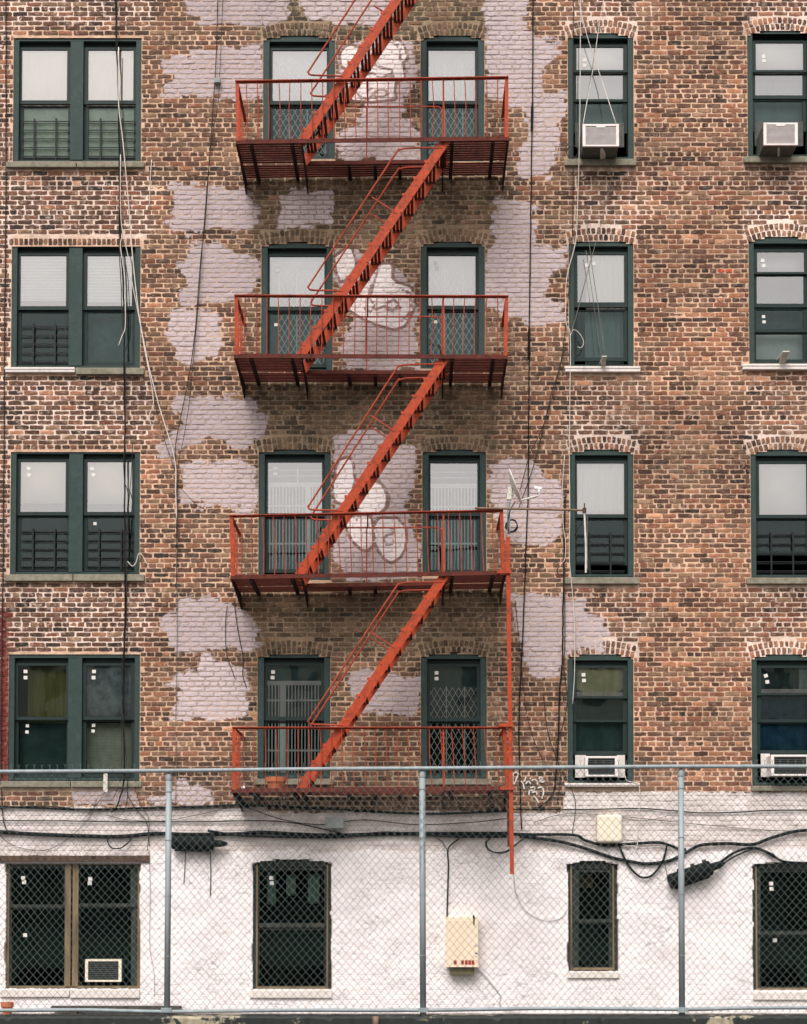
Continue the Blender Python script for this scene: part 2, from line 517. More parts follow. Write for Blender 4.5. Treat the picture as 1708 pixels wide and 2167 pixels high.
def stucco_mat():
    m, nt, N, L, P = mat_new('white_render')
    geo = N.new('ShaderNodeNewGeometry')

    def noise(scale, detail, rough, dist=0.0, sc=None):
        t = N.new('ShaderNodeTexNoise')
        t.inputs['Scale'].default_value = scale
        t.inputs['Detail'].default_value = detail
        t.inputs['Roughness'].default_value = rough
        t.inputs['Distortion'].default_value = dist
        src = geo.outputs['Position']
        if sc:
            mp = N.new('ShaderNodeMapping')
            mp.inputs['Scale'].default_value = sc
            L.new(src, mp.inputs['Vector'])
            src = mp.outputs['Vector']
        L.new(src, t.inputs['Vector'])
        return t.outputs['Fac']

    def rmp(v, lo, hi):
        t = N.new('ShaderNodeMapRange')
        t.interpolation_type = 'SMOOTHSTEP'
        L.new(v, t.inputs['Value'])
        t.inputs['From Min'].default_value, t.inputs['From Max'].default_value = lo, hi
        return t.outputs['Result']

    def mul(a, b):
        t = N.new('ShaderNodeMath')
        t.operation = 'MULTIPLY'
        for i, x in enumerate((a, b)):
            if isinstance(x, (int, float)): t.inputs[i].default_value = x
            else: L.new(x, t.inputs[i])
        return t.outputs[0]

    def mixc(f, a, b):
        t = N.new('ShaderNodeMix')
        t.data_type = 'RGBA'
        for i, x in ((0, f), (6, a), (7, b)):
            if isinstance(x, (int, float)): t.inputs[i].default_value = x
            elif isinstance(x, tuple): t.inputs[i].default_value = x + (1,)
            else: L.new(x, t.inputs[i])
        return t.outputs[2]

    big = noise(1.6, 4, 0.6)
    mid = noise(9, 6, 0.7, 0.8)
    fin = noise(42, 5, 0.7)
    where = rmp(noise(1.3, 3, 0.6), 0.36, 0.56)
    crack = rmp(noise(5, 7, 0.8, 1.6, (1.0, 1.0, 2.6)), 0.555, 0.58)
    pits = rmp(noise(34, 3, 0.6, 0.5, (1.0, 1.0, 2.0)), 0.605, 0.63)
    col = mixc(rmp(big, 0.35, 0.65), (0.82, 0.755, 0.748), (0.90, 0.84, 0.83))
    col = mixc(mul(rmp(mid, 0.5, 0.75), 0.14), col, (0.58, 0.52, 0.51))
    col = mixc(mul(mul(crack, where), 0.5), col, (0.27, 0.27, 0.24))
    col = mixc(mul(mul(pits, where), 0.8), col, (0.10, 0.11, 0.10))
    P.inputs['Roughness'].default_value = 0.85
    br = N.new('ShaderNodeTexBrick')
    mp = N.new('ShaderNodeMapping')
    mp.inputs['Rotation'].default_value = (math.pi / 2, 0, 0)
    L.new(geo.outputs['Position'], mp.inputs['Vector'])
    L.new(mp.outputs['Vector'], br.inputs['Vector'])
    br.inputs['Scale'].default_value = 1.0
    br.inputs['Brick Width'].default_value = 0.212
    br.inputs['Row Height'].default_value = 0.069
    br.inputs['Mortar Size'].default_value = 0.009
    br.inputs['Mortar Smooth'].default_value = 0.6
    col = mixc(mul(mul(br.outputs['Fac'], rmp(fin, 0.45, 0.6)), 0.22), col, (0.45, 0.40, 0.39))
    L.new(col, P.inputs['Base Color'])
    ad = N.new('ShaderNodeMath')
    ad.operation = 'ADD'
    L.new(mul(br.outputs['Fac'], mul(rmp(mid, 0.42, 0.6), -0.9)), ad.inputs[0])
    L.new(mid, ad.inputs[1])
    ad2 = N.new('ShaderNodeMath')
    ad2.operation = 'ADD'
    L.new(ad.outputs[0], ad2.inputs[0])
    L.new(mul(fin, 0.35), ad2.inputs[1])
    bp = N.new('ShaderNodeBump')
    bp.inputs['Strength'].default_value = 0.42
    bp.inputs['Distance'].default_value = 0.012
    L.new(ad2.outputs[0], bp.inputs['Height'])
    L.new(bp.outputs['Normal'], P.inputs['Normal'])
    return m


M['stucco'] = stucco_mat()


def chipped_mat():
    m, nt, N, L, P = mat_new('chipped_black_paint')
    geo = N.new('ShaderNodeNewGeometry')
    a = N.new('ShaderNodeTexNoise')
    a.inputs['Scale'].default_value = 1.5
    a.inputs['Detail'].default_value = 9
    a.inputs['Roughness'].default_value = 0.72
    L.new(geo.outputs['Position'], a.inputs['Vector'])
    r = N.new('ShaderNodeValToRGB')
    r.color_ramp.elements[0].position = 0.565
    r.color_ramp.elements[1].position = 0.585
    L.new(a.outputs['Fac'], r.inputs['Fac'])
    b = N.new('ShaderNodeTexNoise')
    b.inputs['Scale'].default_value = 14
    b.inputs['Detail'].default_value = 6
    L.new(geo.outputs['Position'], b.inputs['Vector'])
    c = N.new('ShaderNodeValToRGB')
    c.color_ramp.elements[0].color = (0.20, 0.17, 0.11, 1)
    c.color_ramp.elements[1].color = (0.42, 0.37, 0.27, 1)
    c.color_ramp.elements[0].position, c.color_ramp.elements[1].position = 0.3, 0.7
    L.new(b.outputs['Fac'], c.inputs['Fac'])
    mx = N.new('ShaderNodeMix')
    mx.data_type = 'RGBA'
    L.new(r.outputs['Color'], mx.inputs[0])
    mx.inputs[6].default_value = (0.010, 0.015, 0.014, 1)
    L.new(c.outputs['Color'], mx.inputs[7])
    L.new(mx.outputs[2], P.inputs['Base Color'])
    P.inputs['Roughness'].default_value = 0.7
    bp = N.new('ShaderNodeBump')
    bp.inputs['Strength'].default_value = 0.5
    bp.inputs['Distance'].default_value = 0.01
    L.new(a.outputs['Fac'], bp.inputs['Height'])
    L.new(bp.outputs['Normal'], P.inputs['Normal'])
    return m


M['chipped'] = chipped_mat()

# ------------------------------------------------------------------ windows: measured data (picture units)
# (column, row): outer left, right, spring line, crown (None = flat), bottom, list of panes (x0, y0, x1, y1)
WIN = {}


def win(key, xl, xr, ys, ya, yb, panes, sill, **k):
    WIN[key] = dict(xl=xl, xr=xr, ys=ys, ya=ya, yb=yb, panes=panes, sill=sill, **k)


win('L1', 28, 299, 82, None, 342, [(49, 111, 144, 218), (189, 111, 284, 218), (51, 230, 145, 336), (189, 230, 284, 336)], [(13, 343, 162, 355), (163, 343, 306, 355)], mull=(150, 177))
win('L2', 24, 297, 519, None, 778, [(46, 545, 142, 652), (187, 545, 281, 652), (47, 664, 142, 769), (187, 664, 281, 769)], [(12, 779, 160, 789), (161, 779, 305, 793)], mull=(147, 175), white0=True)
win('L3', 22, 296, 955, None, 1215, [(46, 980, 141, 1086), (187, 980, 281, 1086), (46, 1097, 141, 1203), (187, 1097, 281, 1203)], [(9, 1216, 155, 1230), (156, 1216, 306, 1230)], mull=(147, 176))
win('L4', 18, 296, 1383, None, 1651, [(41, 1410, 142, 1518), (184, 1410, 279, 1518), (41, 1528, 142, 1638), (184, 1528, 279, 1638)], [(2, 1653, 150, 1666), (151, 1653, 300, 1666)], mull=(145, 174))
win('FL1', 557, 709, 82, 75, 338, [(578, 112, 692, 219), (578, 231, 692, 334)], [])
win('FL2', 553, 704, 520, 513, 786, [(572, 547, 687, 653), (572, 666, 687, 772)], [])
win('FL3', 547, 700, 957, 951, 1227, [(568, 981, 682, 1089), (568, 1099, 682, 1206)], [])
win('FL4', 545, 699, 1390, 1383, 1646, [(566, 1410, 680, 1518), (566, 1530, 680, 1636)], [(538, 1648, 705, 1661)])
win('FR1', 890, 1025, 82, 74, 340, [(907, 111, 1005, 219), (907, 230, 1005, 334)], [])
win('FR2', 890, 1026, 518, 510, 780, [(907, 545, 1006, 651), (907, 663, 1006, 770)], [])
win('FR3', 894, 1029, 957, 951, 1217, [(911, 983, 1010, 1086), (911, 1100, 1010, 1207)], [])
win('FR4', 891, 1030, 1389, 1382, 1646, [(910, 1412, 1009, 1521), (910, 1531, 1009, 1636)], [(886, 1648, 1040, 1661)])
win('R1', 1202, 1341, 78, 69, 336, [(1219, 105, 1318, 154), (1219, 159, 1318, 213), (1219, 220, 1318, 275)], [(1195, 337, 1346, 351)], raised=285)
win('R2', 1204, 1341, 515, 509, 776, [(1221, 543, 1320, 644), (1221, 661, 1320, 759)], [(1196, 777, 1355, 788)], white0=True)
win('R3', 1206, 1341, 958, 951, 1220, [(1220, 983, 1320, 1091), (1220, 1102, 1320, 1188)], [(1195, 1222, 1352, 1236)], raised=1198)
win('R4', 1201, 1341, 1391, 1383, 1657, [(1219, 1415, 1318, 1475), (1219, 1480, 1318, 1524), (1219, 1530, 1318, 1590)], [(1196, 1658, 1354, 1665)], raised=1598, white0=True)
win('S1', 1582, 1722, 72, 63, 331, [(1597, 96, 1698, 154), (1597, 159, 1698, 205), (1597, 216, 1698, 272)], [(1574, 332, 1730, 345)], raised=281)
win('S2', 1585, 1725, 510, 500, 771, [(1600, 537, 1700, 580), (1600, 585, 1700, 645), (1600, 657, 1700, 698), (1600, 707, 1700, 761)], [(1571, 772, 1735, 783)], white0=True)
win('S3', 1589, 1727, 960, 951, 1221, [(1604, 984, 1705, 1092), (1604, 1103, 1705, 1168)], [(1580, 1223, 1735, 1236)], raised=1178)
win('S4', 1591, 1730, 1392, 1384, 1661, [(1608, 1415, 1709, 1468), (1608, 1474, 1709, 1523), (1608, 1532, 1709, 1588)], [(1590, 1663, 1740, 1674)], raised=1596)
# ground floor, in the white rendered wall
win('G1', 11, 297, 1826, None, 2092, [(27, 1838, 137, 1914), (168, 1838, 278, 1912), (27, 1924, 137, 2085), (168, 1922, 278, 2085)], [(0, 2094, 148, 2110), (149, 2094, 296, 2112)], mull=(138, 166), ground=True)
win('G2', 534, 702, 1829, 1818, 2094, [(550, 1842, 687, 1953), (550, 1968, 687, 2086)], [(529, 2096, 703, 2112)], ground=True)
win('G3', 1200, 1308, 1832, 1821, 2054, [(1224, 1846, 1288, 1945), (1224, 1955, 1288, 2046)], [(1201, 2056, 1310, 2070)], ground=True)
win('G4', 1592, 1740, 1832, 1824, 2097, [(1607, 1846, 1728, 1970), (1607, 1982, 1728, 2088)], [(1594, 2099, 1745, 2116)], ground=True)

for k, w in WIN.items():
    ym = (w['ys'] + w['yb']) / 2
    xm = (w['xl'] + w['xr']) / 2
    w['X0'], w['X1'] = W(w['xl'], ym).x, W(w['xr'], ym).x
    w['ZS'], w['ZB'] = W(xm, w['ys']).z, W(xm, w['yb']).z
    if w['ya'] is None:
        w['ZA'] = w['ZS']
    else:
        w['ZA'] = W(xm, w['ya']).z
        rise = max(0.03, (w['ZA'] - w['ZS']) * (0.75 if w.get('ground') else 1.35))
        w['ZS'] = w['ZA'] - rise
        hw = (w['X1'] - w['X0']) / 2
        w['R'] = (hw * hw + rise * rise) / (2 * rise)
        w['ZC'] = w['ZA'] - w['R']
        w['XC'] = (w['X0'] + w['X1']) / 2
        w['A0'] = math.asin(hw / w['R'])
    w['ring'] = 0.0 if (w['ya'] is None or w.get('ground')) else 0.185
    w['sillz'] = []
    for s in w['sill']:
        a, b = W(s[0], (s[1] + s[3]) / 2, -0.03), W(s[2], (s[1] + s[3]) / 2, -0.03)
        w['sillz'].append((a.x, b.x, W(xm, s[3], -0.03).z, min(W(xm, s[1], -0.03).z, w['ZB'] - 0.001)))


def blocked(w, z):
    """half-open spans of x that the opening, its arch and its sill take at height z"""
    out = []
    if w['ZB'] <= z <= w['ZS']:
        out.append((w['X0'], w['X1']))
    elif z > w['ZS'] and w['ya'] is not None:
        t = w['ring']
        if w['ring'] == 0 and z < w['ZA']:
            hwid = math.sqrt(max(0, w['R'] ** 2 - (z - w['ZC']) ** 2))
            out.append((w['XC'] - hwid, w['XC'] + hwid))
        elif z < w['ZA'] + t:
            ro = w['R'] + t
            line = (z - w['ZC']) * math.tan(w['A0'])
            circ = math.sqrt(max(0, ro * ro - (z - w['ZC']) ** 2))
            hwid = min(line, circ)
            out.append((w['XC'] - hwid, w['XC'] + hwid))
    elif w.get('soldier') and w['ZS'] < z < w['ZS'] + 0.10:
        out.append((w['X0'] - 0.04, w['X1'] + 0.04))
    for s in w['sillz']:
        if s[2] <= z <= s[3] + 0.004:
            out.append((s[0], s[1]))
    return out


WIN['L2']['soldier'] = True
XMIN, XMAX = W(0, 1000).x - 1.6, W(1708, 1000).x + 1.6
ZTOP = W(880, 0).z + 1.1
ZBASE = -0.30
Z_STUCCO = W(880, 1801).z
CH = 0.0690

# ------------------------------------------------------------------ paint shapes on the wall (picture units)
def zz(poly, sx, sy, ox, oy):
    return [(ox + x / sx, oy + y / sy) for x, y in poly]


LILAC = [
    [(385, -60), (625, -60), (605, 38), (560, 52), (430, 50), (395, 20)],
    [(635, -60), (850, -60), (800, 62), (740, 45), (640, 40)],
    [(400, 105), (555, 95), (557, 205), (500, 215), (470, 205), (345, 205), (345, 185), (372, 160), (345, 150), (345, 125), (400, 120)],
    [(715, 100), (800, 85), (880, 92), (885, 190), (850, 205), (850, 250), (888, 270), (888, 338), (715, 338), (712, 275), (760, 258), (770, 205), (715, 180)],
    [(1026, -60), (1110, -60), (1114, 37), (1125, 74), (1188, 85), (1185, 111), (1151, 156), (1147, 186), (1199, 193), (1199, 230), (1177, 260), (1185, 316), (1162, 372), (1099, 375), (1095, 327), (1121, 282), (1110, 227), (1073, 219), (1026, 200)],
    [(360, 385), (400, 388), (430, 395), (520, 400), (548, 440), (545, 480), (500, 490), (450, 485), (400, 497), (352, 480), (355, 460), (372, 440)],
    [(592, 408), (625, 403), (700, 408), (703, 470), (640, 480), (592, 487)],
    [(1050, 415), (1085, 420), (1133, 440), (1133, 517), (1196, 528), (1196, 565), (1173, 573), (1162, 603), (1158, 629), (1196, 640), (1196, 681), (1140, 684), (1103, 670), (1073, 662), (1027, 650), (1027, 560), (1040, 500)],
    zz([(1240, 110), (1390, 100), (1500, 160), (1640, 200), (1665, 250), (1650, 330), (1620, 420), (1500, 480), (1350, 490), (1180, 510), (1145, 480), (1150, 400), (1190, 380), (1180, 300), (1120, 290), (1130, 230), (1200, 230), (1200, 180)], 3.024, 3.024, 0, 480),
    zz([(1090, 550), (1200, 530), (1340, 540), (1400, 580), (1430, 680), (1410, 800), (1350, 840), (1250, 870), (1180, 870), (1130, 820), (1100, 760), (1070, 680), (1085, 600)], 3.024, 3.024, 0, 480),
    zz([(640, 130), (740, 110), (860, 200), (960, 200), (1050, 300), (1090, 400), (1080, 560), (1095, 760), (700, 760), (670, 640), (720, 560), (760, 500), (740, 400), (650, 300)], 2.52, 2.52, 451.9, 480),
    zz([(1150, 1075), (1200, 1070), (1260, 1100), (1540, 1080), (1620, 1100), (1650, 1180), (1708, 1210), (1708, 1280), (1690, 1350), (1560, 1410), (1480, 1410), (1460, 1350), (1300, 1360), (1250, 1390), (1150, 1430), (1110, 1490), (1010, 1450), (1000, 1410), (1090, 1330), (1160, 1280), (1150, 1200), (1110, 1140)], 3.024, 3.024, 0, 480),
    zz([(1170, 140), (1430, 130), (1540, 120), (1600, 170), (1650, 200), (1650, 400), (1630, 470), (1540, 480), (1520, 430), (1140, 410), (1160, 330), (1190, 290), (1150, 210)], 3.024, 3.024, 0, 932),
    zz([(1150, 1010), (1380, 985), (1400, 1030), (1550, 1080), (1640, 1150), (1670, 1240), (1660, 1320), (1550, 1355), (1480, 1320), (1380, 1345), (1200, 1350), (1110, 1340), (1070, 1250), (1030, 1180), (1050, 1110), (1130, 1080)], 3.024, 3.024, 0, 932),
    zz([(1130, 60), (1200, 60), (1210, 110), (1390, 150), (1400, 230), (1410, 330), (1390, 430), (1300, 440), (960, 440), (960, 390), (1000, 340), (1000, 290), (940, 250), (960, 220), (1020, 190), (1130, 160)], 2.672, 2.672, 0, 1355.6),
    [(706, 925), (740, 915), (795, 908), (850, 935), (880, 945), (880, 985), (870, 1040), (855, 1085), (888, 1150), (885, 1215), (850, 1228), (740, 1228), (708, 1180), (720, 1100), (706, 1060)],
    [(738, 1415), (800, 1420), (890, 1435), (886, 1495), (869, 1519), (841, 1507), (762, 1507), (737, 1455)],
    zz([(-100, 140), (0, 100), (90, 90), (160, 120), (190, 190), (300, 240), (320, 330), (330, 440), (300, 540), (200, 600), (100, 600), (0, 570), (-40, 480), (-100, 350)], 2.6905, 2.6905, 1073.1, 932),
    zz([(20, 880), (290, 880), (440, 910), (460, 960), (550, 1030), (570, 1090), (540, 1160), (560, 1200), (340, 1210), (300, 1340), (200, 1360), (150, 1330), (100, 1290), (40, 1000)], 2.6905, 2.6905, 1073.1, 932),
    [(157, 1672), (262, 1667), (298, 1690), (285, 1704), (157, 1704)],
    [(374, 1651), (390, 1647), (412, 1662), (449, 1674), (453, 1704), (310, 1704), (310, 1685), (370, 1681)],
]
BUBBLE = [
    zz([(160, 420), (220, 330), (320, 300), (420, 340), (400, 420), (330, 520), (250, 650), (170, 600)], 7.379, 7.379, 700.4, 56.5),
    zz([(820, 330), (930, 200), (1080, 240), (1160, 380), (1180, 500), (1100, 560), (1150, 800), (1000, 850), (980, 1000), (1000, 1120), (640, 1160), (340, 1150), (300, 1080), (420, 900), (600, 640), (740, 450)], 7.379, 7.379, 700.4, 56.5),
    zz([(60, 440), (150, 370), (230, 300), (290, 320), (330, 440), (340, 560), (250, 700), (150, 780), (90, 640)], 6.732, 6.732, 700.4, 480.1),
    zz([(420, 900), (560, 700), (700, 540), (880, 540), (870, 740), (940, 810), (1100, 850), (1190, 950), (1180, 1150), (1050, 1400), (900, 1450), (650, 1380), (450, 1290), (260, 1170), (340, 1030)], 6.732, 6.732, 700.4, 480.1),
    zz([(90, 420), (130, 340), (210, 300), (270, 310), (310, 400), (330, 600), (300, 760), (230, 900), (150, 950), (60, 900), (40, 700), (80, 560)], 6.851, 6.851, 700.4, 926.3),
    zz([(480, 830), (600, 660), (680, 640), (760, 740), (800, 900), (780, 1010), (700, 1080), (500, 1100), (350, 1050)], 6.851, 6.851, 700.4, 926.3),
    zz([(230, 1250), (300, 1140), (560, 1140), (590, 1280), (600, 1430), (620, 1520), (540, 1620), (470, 1620), (330, 1500), (280, 1400)], 6.851, 6.851, 700.4, 926.3),
    zz([(640, 1290), (700, 1180), (950, 1180), (1060, 1290), (1080, 1450), (1060, 1600), (1000, 1720), (880, 1800), (780, 1740), (690, 1600), (640, 1450)], 6.851, 6.851, 700.4, 926.3),
]
STROKES = [
    zz([(860, 1310), (930, 1330), (900, 1390), (800, 1420), (760, 1480), (800, 1550), (880, 1550), (910, 1500)], 6.851, 6.851, 700.4, 926.3),
    zz([(650, 1060), (740, 990), (850, 985), (900, 1050), (830, 1090), (700, 1100), (650, 1060)], 7.379, 7.379, 700.4, 56.5),
    zz([(680, 600), (800, 640), (940, 680), (980, 780)], 7.379, 7.379, 700.4, 56.5),
    zz([(560, 1000), (600, 850), (640, 700), (700, 540)], 6.732, 6.732, 700.4, 480.1),
    zz([(880, 560), (870, 720), (940, 800)], 6.732, 6.732, 700.4, 480.1),
    zz([(640, 1180), (760, 1130), (880, 1180), (1000, 1150)], 6.732, 6.732, 700.4, 480.1),
]
STROKES += [
    zz([(900, 230), (1040, 300), (1090, 420), (1060, 560)], 7.379, 7.379, 700.4, 56.5),
    zz([(420, 880), (520, 760), (640, 720), (760, 800), (900, 760), (1000, 830)], 7.379, 7.379, 700.4, 56.5),
    zz([(560, 1000), (640, 960), (660, 1060), (600, 1130), (460, 1100), (380, 1000)], 7.379, 7.379, 700.4, 56.5),
    zz([(300, 330), (350, 440), (350, 600), (280, 720)], 6.732, 6.732, 700.4, 480.1),
    zz([(560, 840), (540, 1000), (620, 1120), (560, 1230), (460, 1150)], 6.732, 6.732, 700.4, 480.1),
    zz([(830, 1070), (900, 1040), (960, 1100), (900, 1200), (800, 1180), (780, 1080), (830, 1070)], 6.732, 6.732, 700.4, 480.1),
    zz([(1000, 880), (1120, 950), (1160, 1080), (1100, 1260), (1000, 1340)], 6.732, 6.732, 700.4, 480.1),
    zz([(640, 620), (760, 700), (850, 840), (830, 1000), (740, 1090)], 6.851, 6.851, 700.4, 926.3),
    zz([(400, 960), (380, 1080), (370, 1200)], 6.851, 6.851, 700.4, 926.3),
]
UNIT = 0.0064     # metres to a picture unit on the facade, for paint distances


def seg_dist(px, py, a, b):
    ax, ay = a
    bx, by = b
    dx, dy = bx - ax, by - ay
    t = np.clip(((px - ax) * dx + (py - ay) * dy) / (dx * dx + dy * dy + 1e-9), 0, 1)
    return np.hypot(px - ax - t * dx, py - ay - t * dy)


def poly_sdf(px, py, poly):
    d = np.full(px.shape, 1e9)
    ins = np.zeros(px.shape, bool)
    for i in range(len(poly)):
        a, b = poly[i], poly[(i + 1) % len(poly)]
        d = np.minimum(d, seg_dist(px, py, a, b))
        c = (a[1] > py) != (b[1] > py)
        with np.errstate(divide='ignore', invalid='ignore'):
            xi = (b[0] - a[0]) * (py - a[1]) / (b[1] - a[1] + 1e-12) + a[0]
        ins ^= c & (px < xi)
    return np.where(ins, d, -d)


def union_sdf(px, py, polys, far=40.0, tint=None):
    out = np.full(px.shape, -far)
    for p in polys:
        xs, ys = [q[0] for q in p], [q[1] for q in p]
        m = (px > min(xs) - far) & (px < max(xs) + far) & (py > min(ys) - far) & (py < max(ys) + far)
        if m.any():
            sd = poly_sdf(px[m], py[m], p)
            if tint is not None:
                tint[m] = np.where(sd > out[m], ((polys.index(p) * 7) % 11) / 10.0, tint[m])
            out[m] = np.maximum(out[m], sd)
    return out * UNIT


def box_mask(px, py, x0, x1, y0, y1, soft=25.0):
    def s(v):
        v = np.clip(v / soft + 0.5, 0, 1)
        return v * v * (3 - 2 * v)
    return s(px - x0) * s(x1 - px) * s(py - y0) * s(y1 - py)


def vnoise(x, y, seed=0):
    """cheap smooth value noise for colour zones"""
    xi, yi = np.floor(x).astype(np.int64), np.floor(y).astype(np.int64)
    fx, fy = x - xi, y - yi
    fx, fy = fx * fx * (3 - 2 * fx), fy * fy * (3 - 2 * fy)

    def h(a, b):
        n = (a * 374761393 + b * 668265263 + seed * 974634777) & 0xffffffff
        n = ((n ^ (n >> 13)) * 1274126177) & 0xffffffff
        return ((n ^ (n >> 16)) & 0xffff) / 65535.0
    return (h(xi, yi) * (1 - fx) + h(xi + 1, yi) * fx) * (1 - fy) + (h(xi, yi + 1) * (1 - fx) + h(xi + 1, yi + 1) * fx) * fy


def zones(px, py):
    """white-mortar amount and olive overpaint amount"""
    white = np.zeros(px.shape)
    for y0, y1 in ((-200, 60), (372, 505), (800, 940), (1240, 1375)):
        white = np.maximum(white, 0.95 * box_mask(px, py, -300, 330, y0, y1, 50))
    white = np.maximum(white, 0.75 * box_mask(px, py, -300, 30, -200, 1300, 30))
    for xc, ys in ((1272, (60, 500, 940, 1375)), (1655, (55, 490, 940, 1375))):
        for y in ys:
            white = np.maximum(white, 1.0 * box_mask(px, py, xc - 85, xc + 85, y - 50, y + 18, 34))
            white = np.maximum(white, 0.6 * box_mask(px, py, xc - 80, xc + 110, y - 150, y, 60))
    white = np.maximum(white, 0.22)
    white = np.clip(white * (0.55 + 0.9 * vnoise(px / 42, py / 30, 3)), 0, 1)
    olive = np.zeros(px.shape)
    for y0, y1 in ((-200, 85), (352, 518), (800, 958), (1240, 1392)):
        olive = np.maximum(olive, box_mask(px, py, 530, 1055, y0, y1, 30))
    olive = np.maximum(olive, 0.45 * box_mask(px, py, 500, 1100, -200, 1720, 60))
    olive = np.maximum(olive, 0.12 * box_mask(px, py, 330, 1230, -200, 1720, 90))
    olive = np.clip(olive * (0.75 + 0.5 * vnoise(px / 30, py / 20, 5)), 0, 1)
    return white, olive


def stains(px, py):
    """run-off streaks on the wall under the sills and window corners, 1 = clean"""
    d = np.zeros(px.shape)
    for w in WIN.values():
        if w.get('ground'):
            continue
        for q in w['sill']:
            t = (py - q[3]) / 75.0
            inx = np.clip((px - q[0] + 4) / 8, 0, 1) * np.clip((q[2] + 4 - px) / 8, 0, 1)
            run = np.clip(vnoise(px / 7.0, py / 160.0, 81) * 1.5 - 0.25, 0, 1)
            d = np.maximum(d, inx * (t > 0) * np.clip(1 - t / (0.25 + 1.1 * vnoise(px / 11.0, py * 0, 83)), 0, 1) * run)
    return 1 - 0.5 * d


def white_floor_sdf(px, py):
    top = np.where(px < 560, 1709.0, np.where(px < 1192, 1718.0, 1676.0))
    top = top + (vnoise(px / 14, py * 0, 9) - 0.5) * 6
    return np.clip((py - top) * UNIT, -0.3, 0.3)


def paint_attrs(x, z):
    px, py = to_px(x, z)
    wob = (vnoise(px / 18, py / 12, 21) - 0.5) * 12
    tint = np.full(px.shape, 0.5)
    lil = union_sdf(px + wob, py + (vnoise(px / 20, py / 14, 22) - 0.5) * 10, LILAC, tint=tint)
    bub = union_sdf(px, py, BUBBLE)
    out = np.full(px.shape, -0.3)
    rim = np.full(px.shape, 1e9)
    m = (px > 690) & (px < 900) & (py > 40) & (py < 1240)
    if m.any():
        for p in BUBBLE:
            rim[m] = np.minimum(rim[m], np.abs(poly_sdf(px[m], py[m], p) + 3.0) - 3.3)
        for s in STROKES:
            for a, b in zip(s[:-1], s[1:]):
                rim[m] = np.minimum(rim[m], seg_dist(px[m], py[m], a, b) - 2.8)
        out[m] = -rim[m] * UNIT
    out = np.clip(out, -0.3, 0.3)
    white, olive = zones(px, py)
    return px, py, lil, bub, out, white, olive, white_floor_sdf(px, py), tint


# ------------------------------------------------------------------ the building
bld = empty('apartment_building', (0, 0, ZBASE), 'brown brick apartment building with green framed windows and white ground floor', 'building')

# mortar sheet, one strip of cells for each half course, cut round the openings
rows = []
zr = ZBASE
nrow = int((ZTOP - ZBASE) / (CH / 2))
MV, MF = [], []
for i in range(nrow):
    z0, z1 = ZBASE + i * CH / 2, ZBASE + (i + 1) * CH / 2
    zm = (z0 + z1) / 2
    cuts = []
    for w in WIN.values():
        if w['ZB'] - 0.2 < zm < w['ZA'] + 0.3:
            for c in blocked(w, zm):
                # the backing goes on behind arches and sills; only the opening itself is empty
                if w['ZB'] <= zm <= w['ZA']:
                    if zm <= w['ZS']:
                        c = (w['X0'], w['X1'])
                    else:
                        hw_ = math.sqrt(max(0, w['R'] ** 2 - (zm - w['ZC']) ** 2))
                        c = (w['XC'] - hw_, w['XC'] + hw_)
                    cuts.append(c)
                    break
    cuts.sort()
    x = XMIN
    spans = []
    for a, b in cuts:
        spans.append((x, a, x > XMIN, True))
        x = b
    spans.append((x, XMAX, x > XMIN, False))
    for a, b, ja, jb in spans:
        n = max(1, int((b - a) / 0.055))
        base = len(MV)
        for k in range(n + 1):
            xx = a + (b - a) * k / n
            MV.append((xx, 0.0, z0))
            MV.append((xx, 0.0, z1))
        for k in range(n):
            MF.append((base + 2 * k, base + 2 * k + 2, base + 2 * k + 3, base + 2 * k + 1))
        for flag, xx, k in ((ja, a, 0), (jb, b, n)):
            if flag:
                q = len(MV)
                MV.append((xx, 0.22, z0))
                MV.append((xx, 0.22, z1))
                MF.append((base + 2 * k, q, q + 1, base + 2 * k + 1))


def set_attr(me, name, arr):
    a = me.attributes.new(name, 'FLOAT_COLOR', 'POINT')
    a.data.foreach_set('color', np.ascontiguousarray(arr, dtype=np.float32).ravel())


mv = np.array(MV)
px, py, lil, bub, out_, white, olive, wf, tint = paint_attrs(mv[:, 0], mv[:, 2])
tan = np.array([0.525, 0.322, 0.200])
chalk = np.array([0.74, 0.585, 0.50])
oliv = np.array([0.225, 0.170, 0.105])
mc = tan[None] * (0.78 + 0.44 * vnoise(px / 9, py / 7, 2))[:, None]
mc = mc * (1 - white[:, None]) + chalk[None] * white[:, None]
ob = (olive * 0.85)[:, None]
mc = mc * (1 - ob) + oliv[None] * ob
red = box_mask(px, py, -300, 19, 1290, 1660, 6)[:, None]
mc = mc * (1 - red) + np.array([0.15, 0.035, 0.03])[None] * red
wth = 0.72 + 0.56 * vnoise(px / 150 + 3, py / 110, 61) * (0.6 + 0.8 * vnoise(px / 37, py / 60, 62))
mc = mc * (np.clip(wth, 0.6, 1.25) * stains(px, py))[:, None]
mv[:, 1] += np.where(mv[:, 1] < 0.1, rng.uniform(-0.0015, 0.0015, len(mv)), 0)
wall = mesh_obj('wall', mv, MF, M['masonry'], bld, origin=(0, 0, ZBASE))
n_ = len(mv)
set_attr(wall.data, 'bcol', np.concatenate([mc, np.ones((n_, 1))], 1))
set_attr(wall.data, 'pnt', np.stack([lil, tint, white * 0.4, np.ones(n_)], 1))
set_attr(wall.data, 'grf', np.stack([bub, out_, wf, np.ones(n_)], 1))

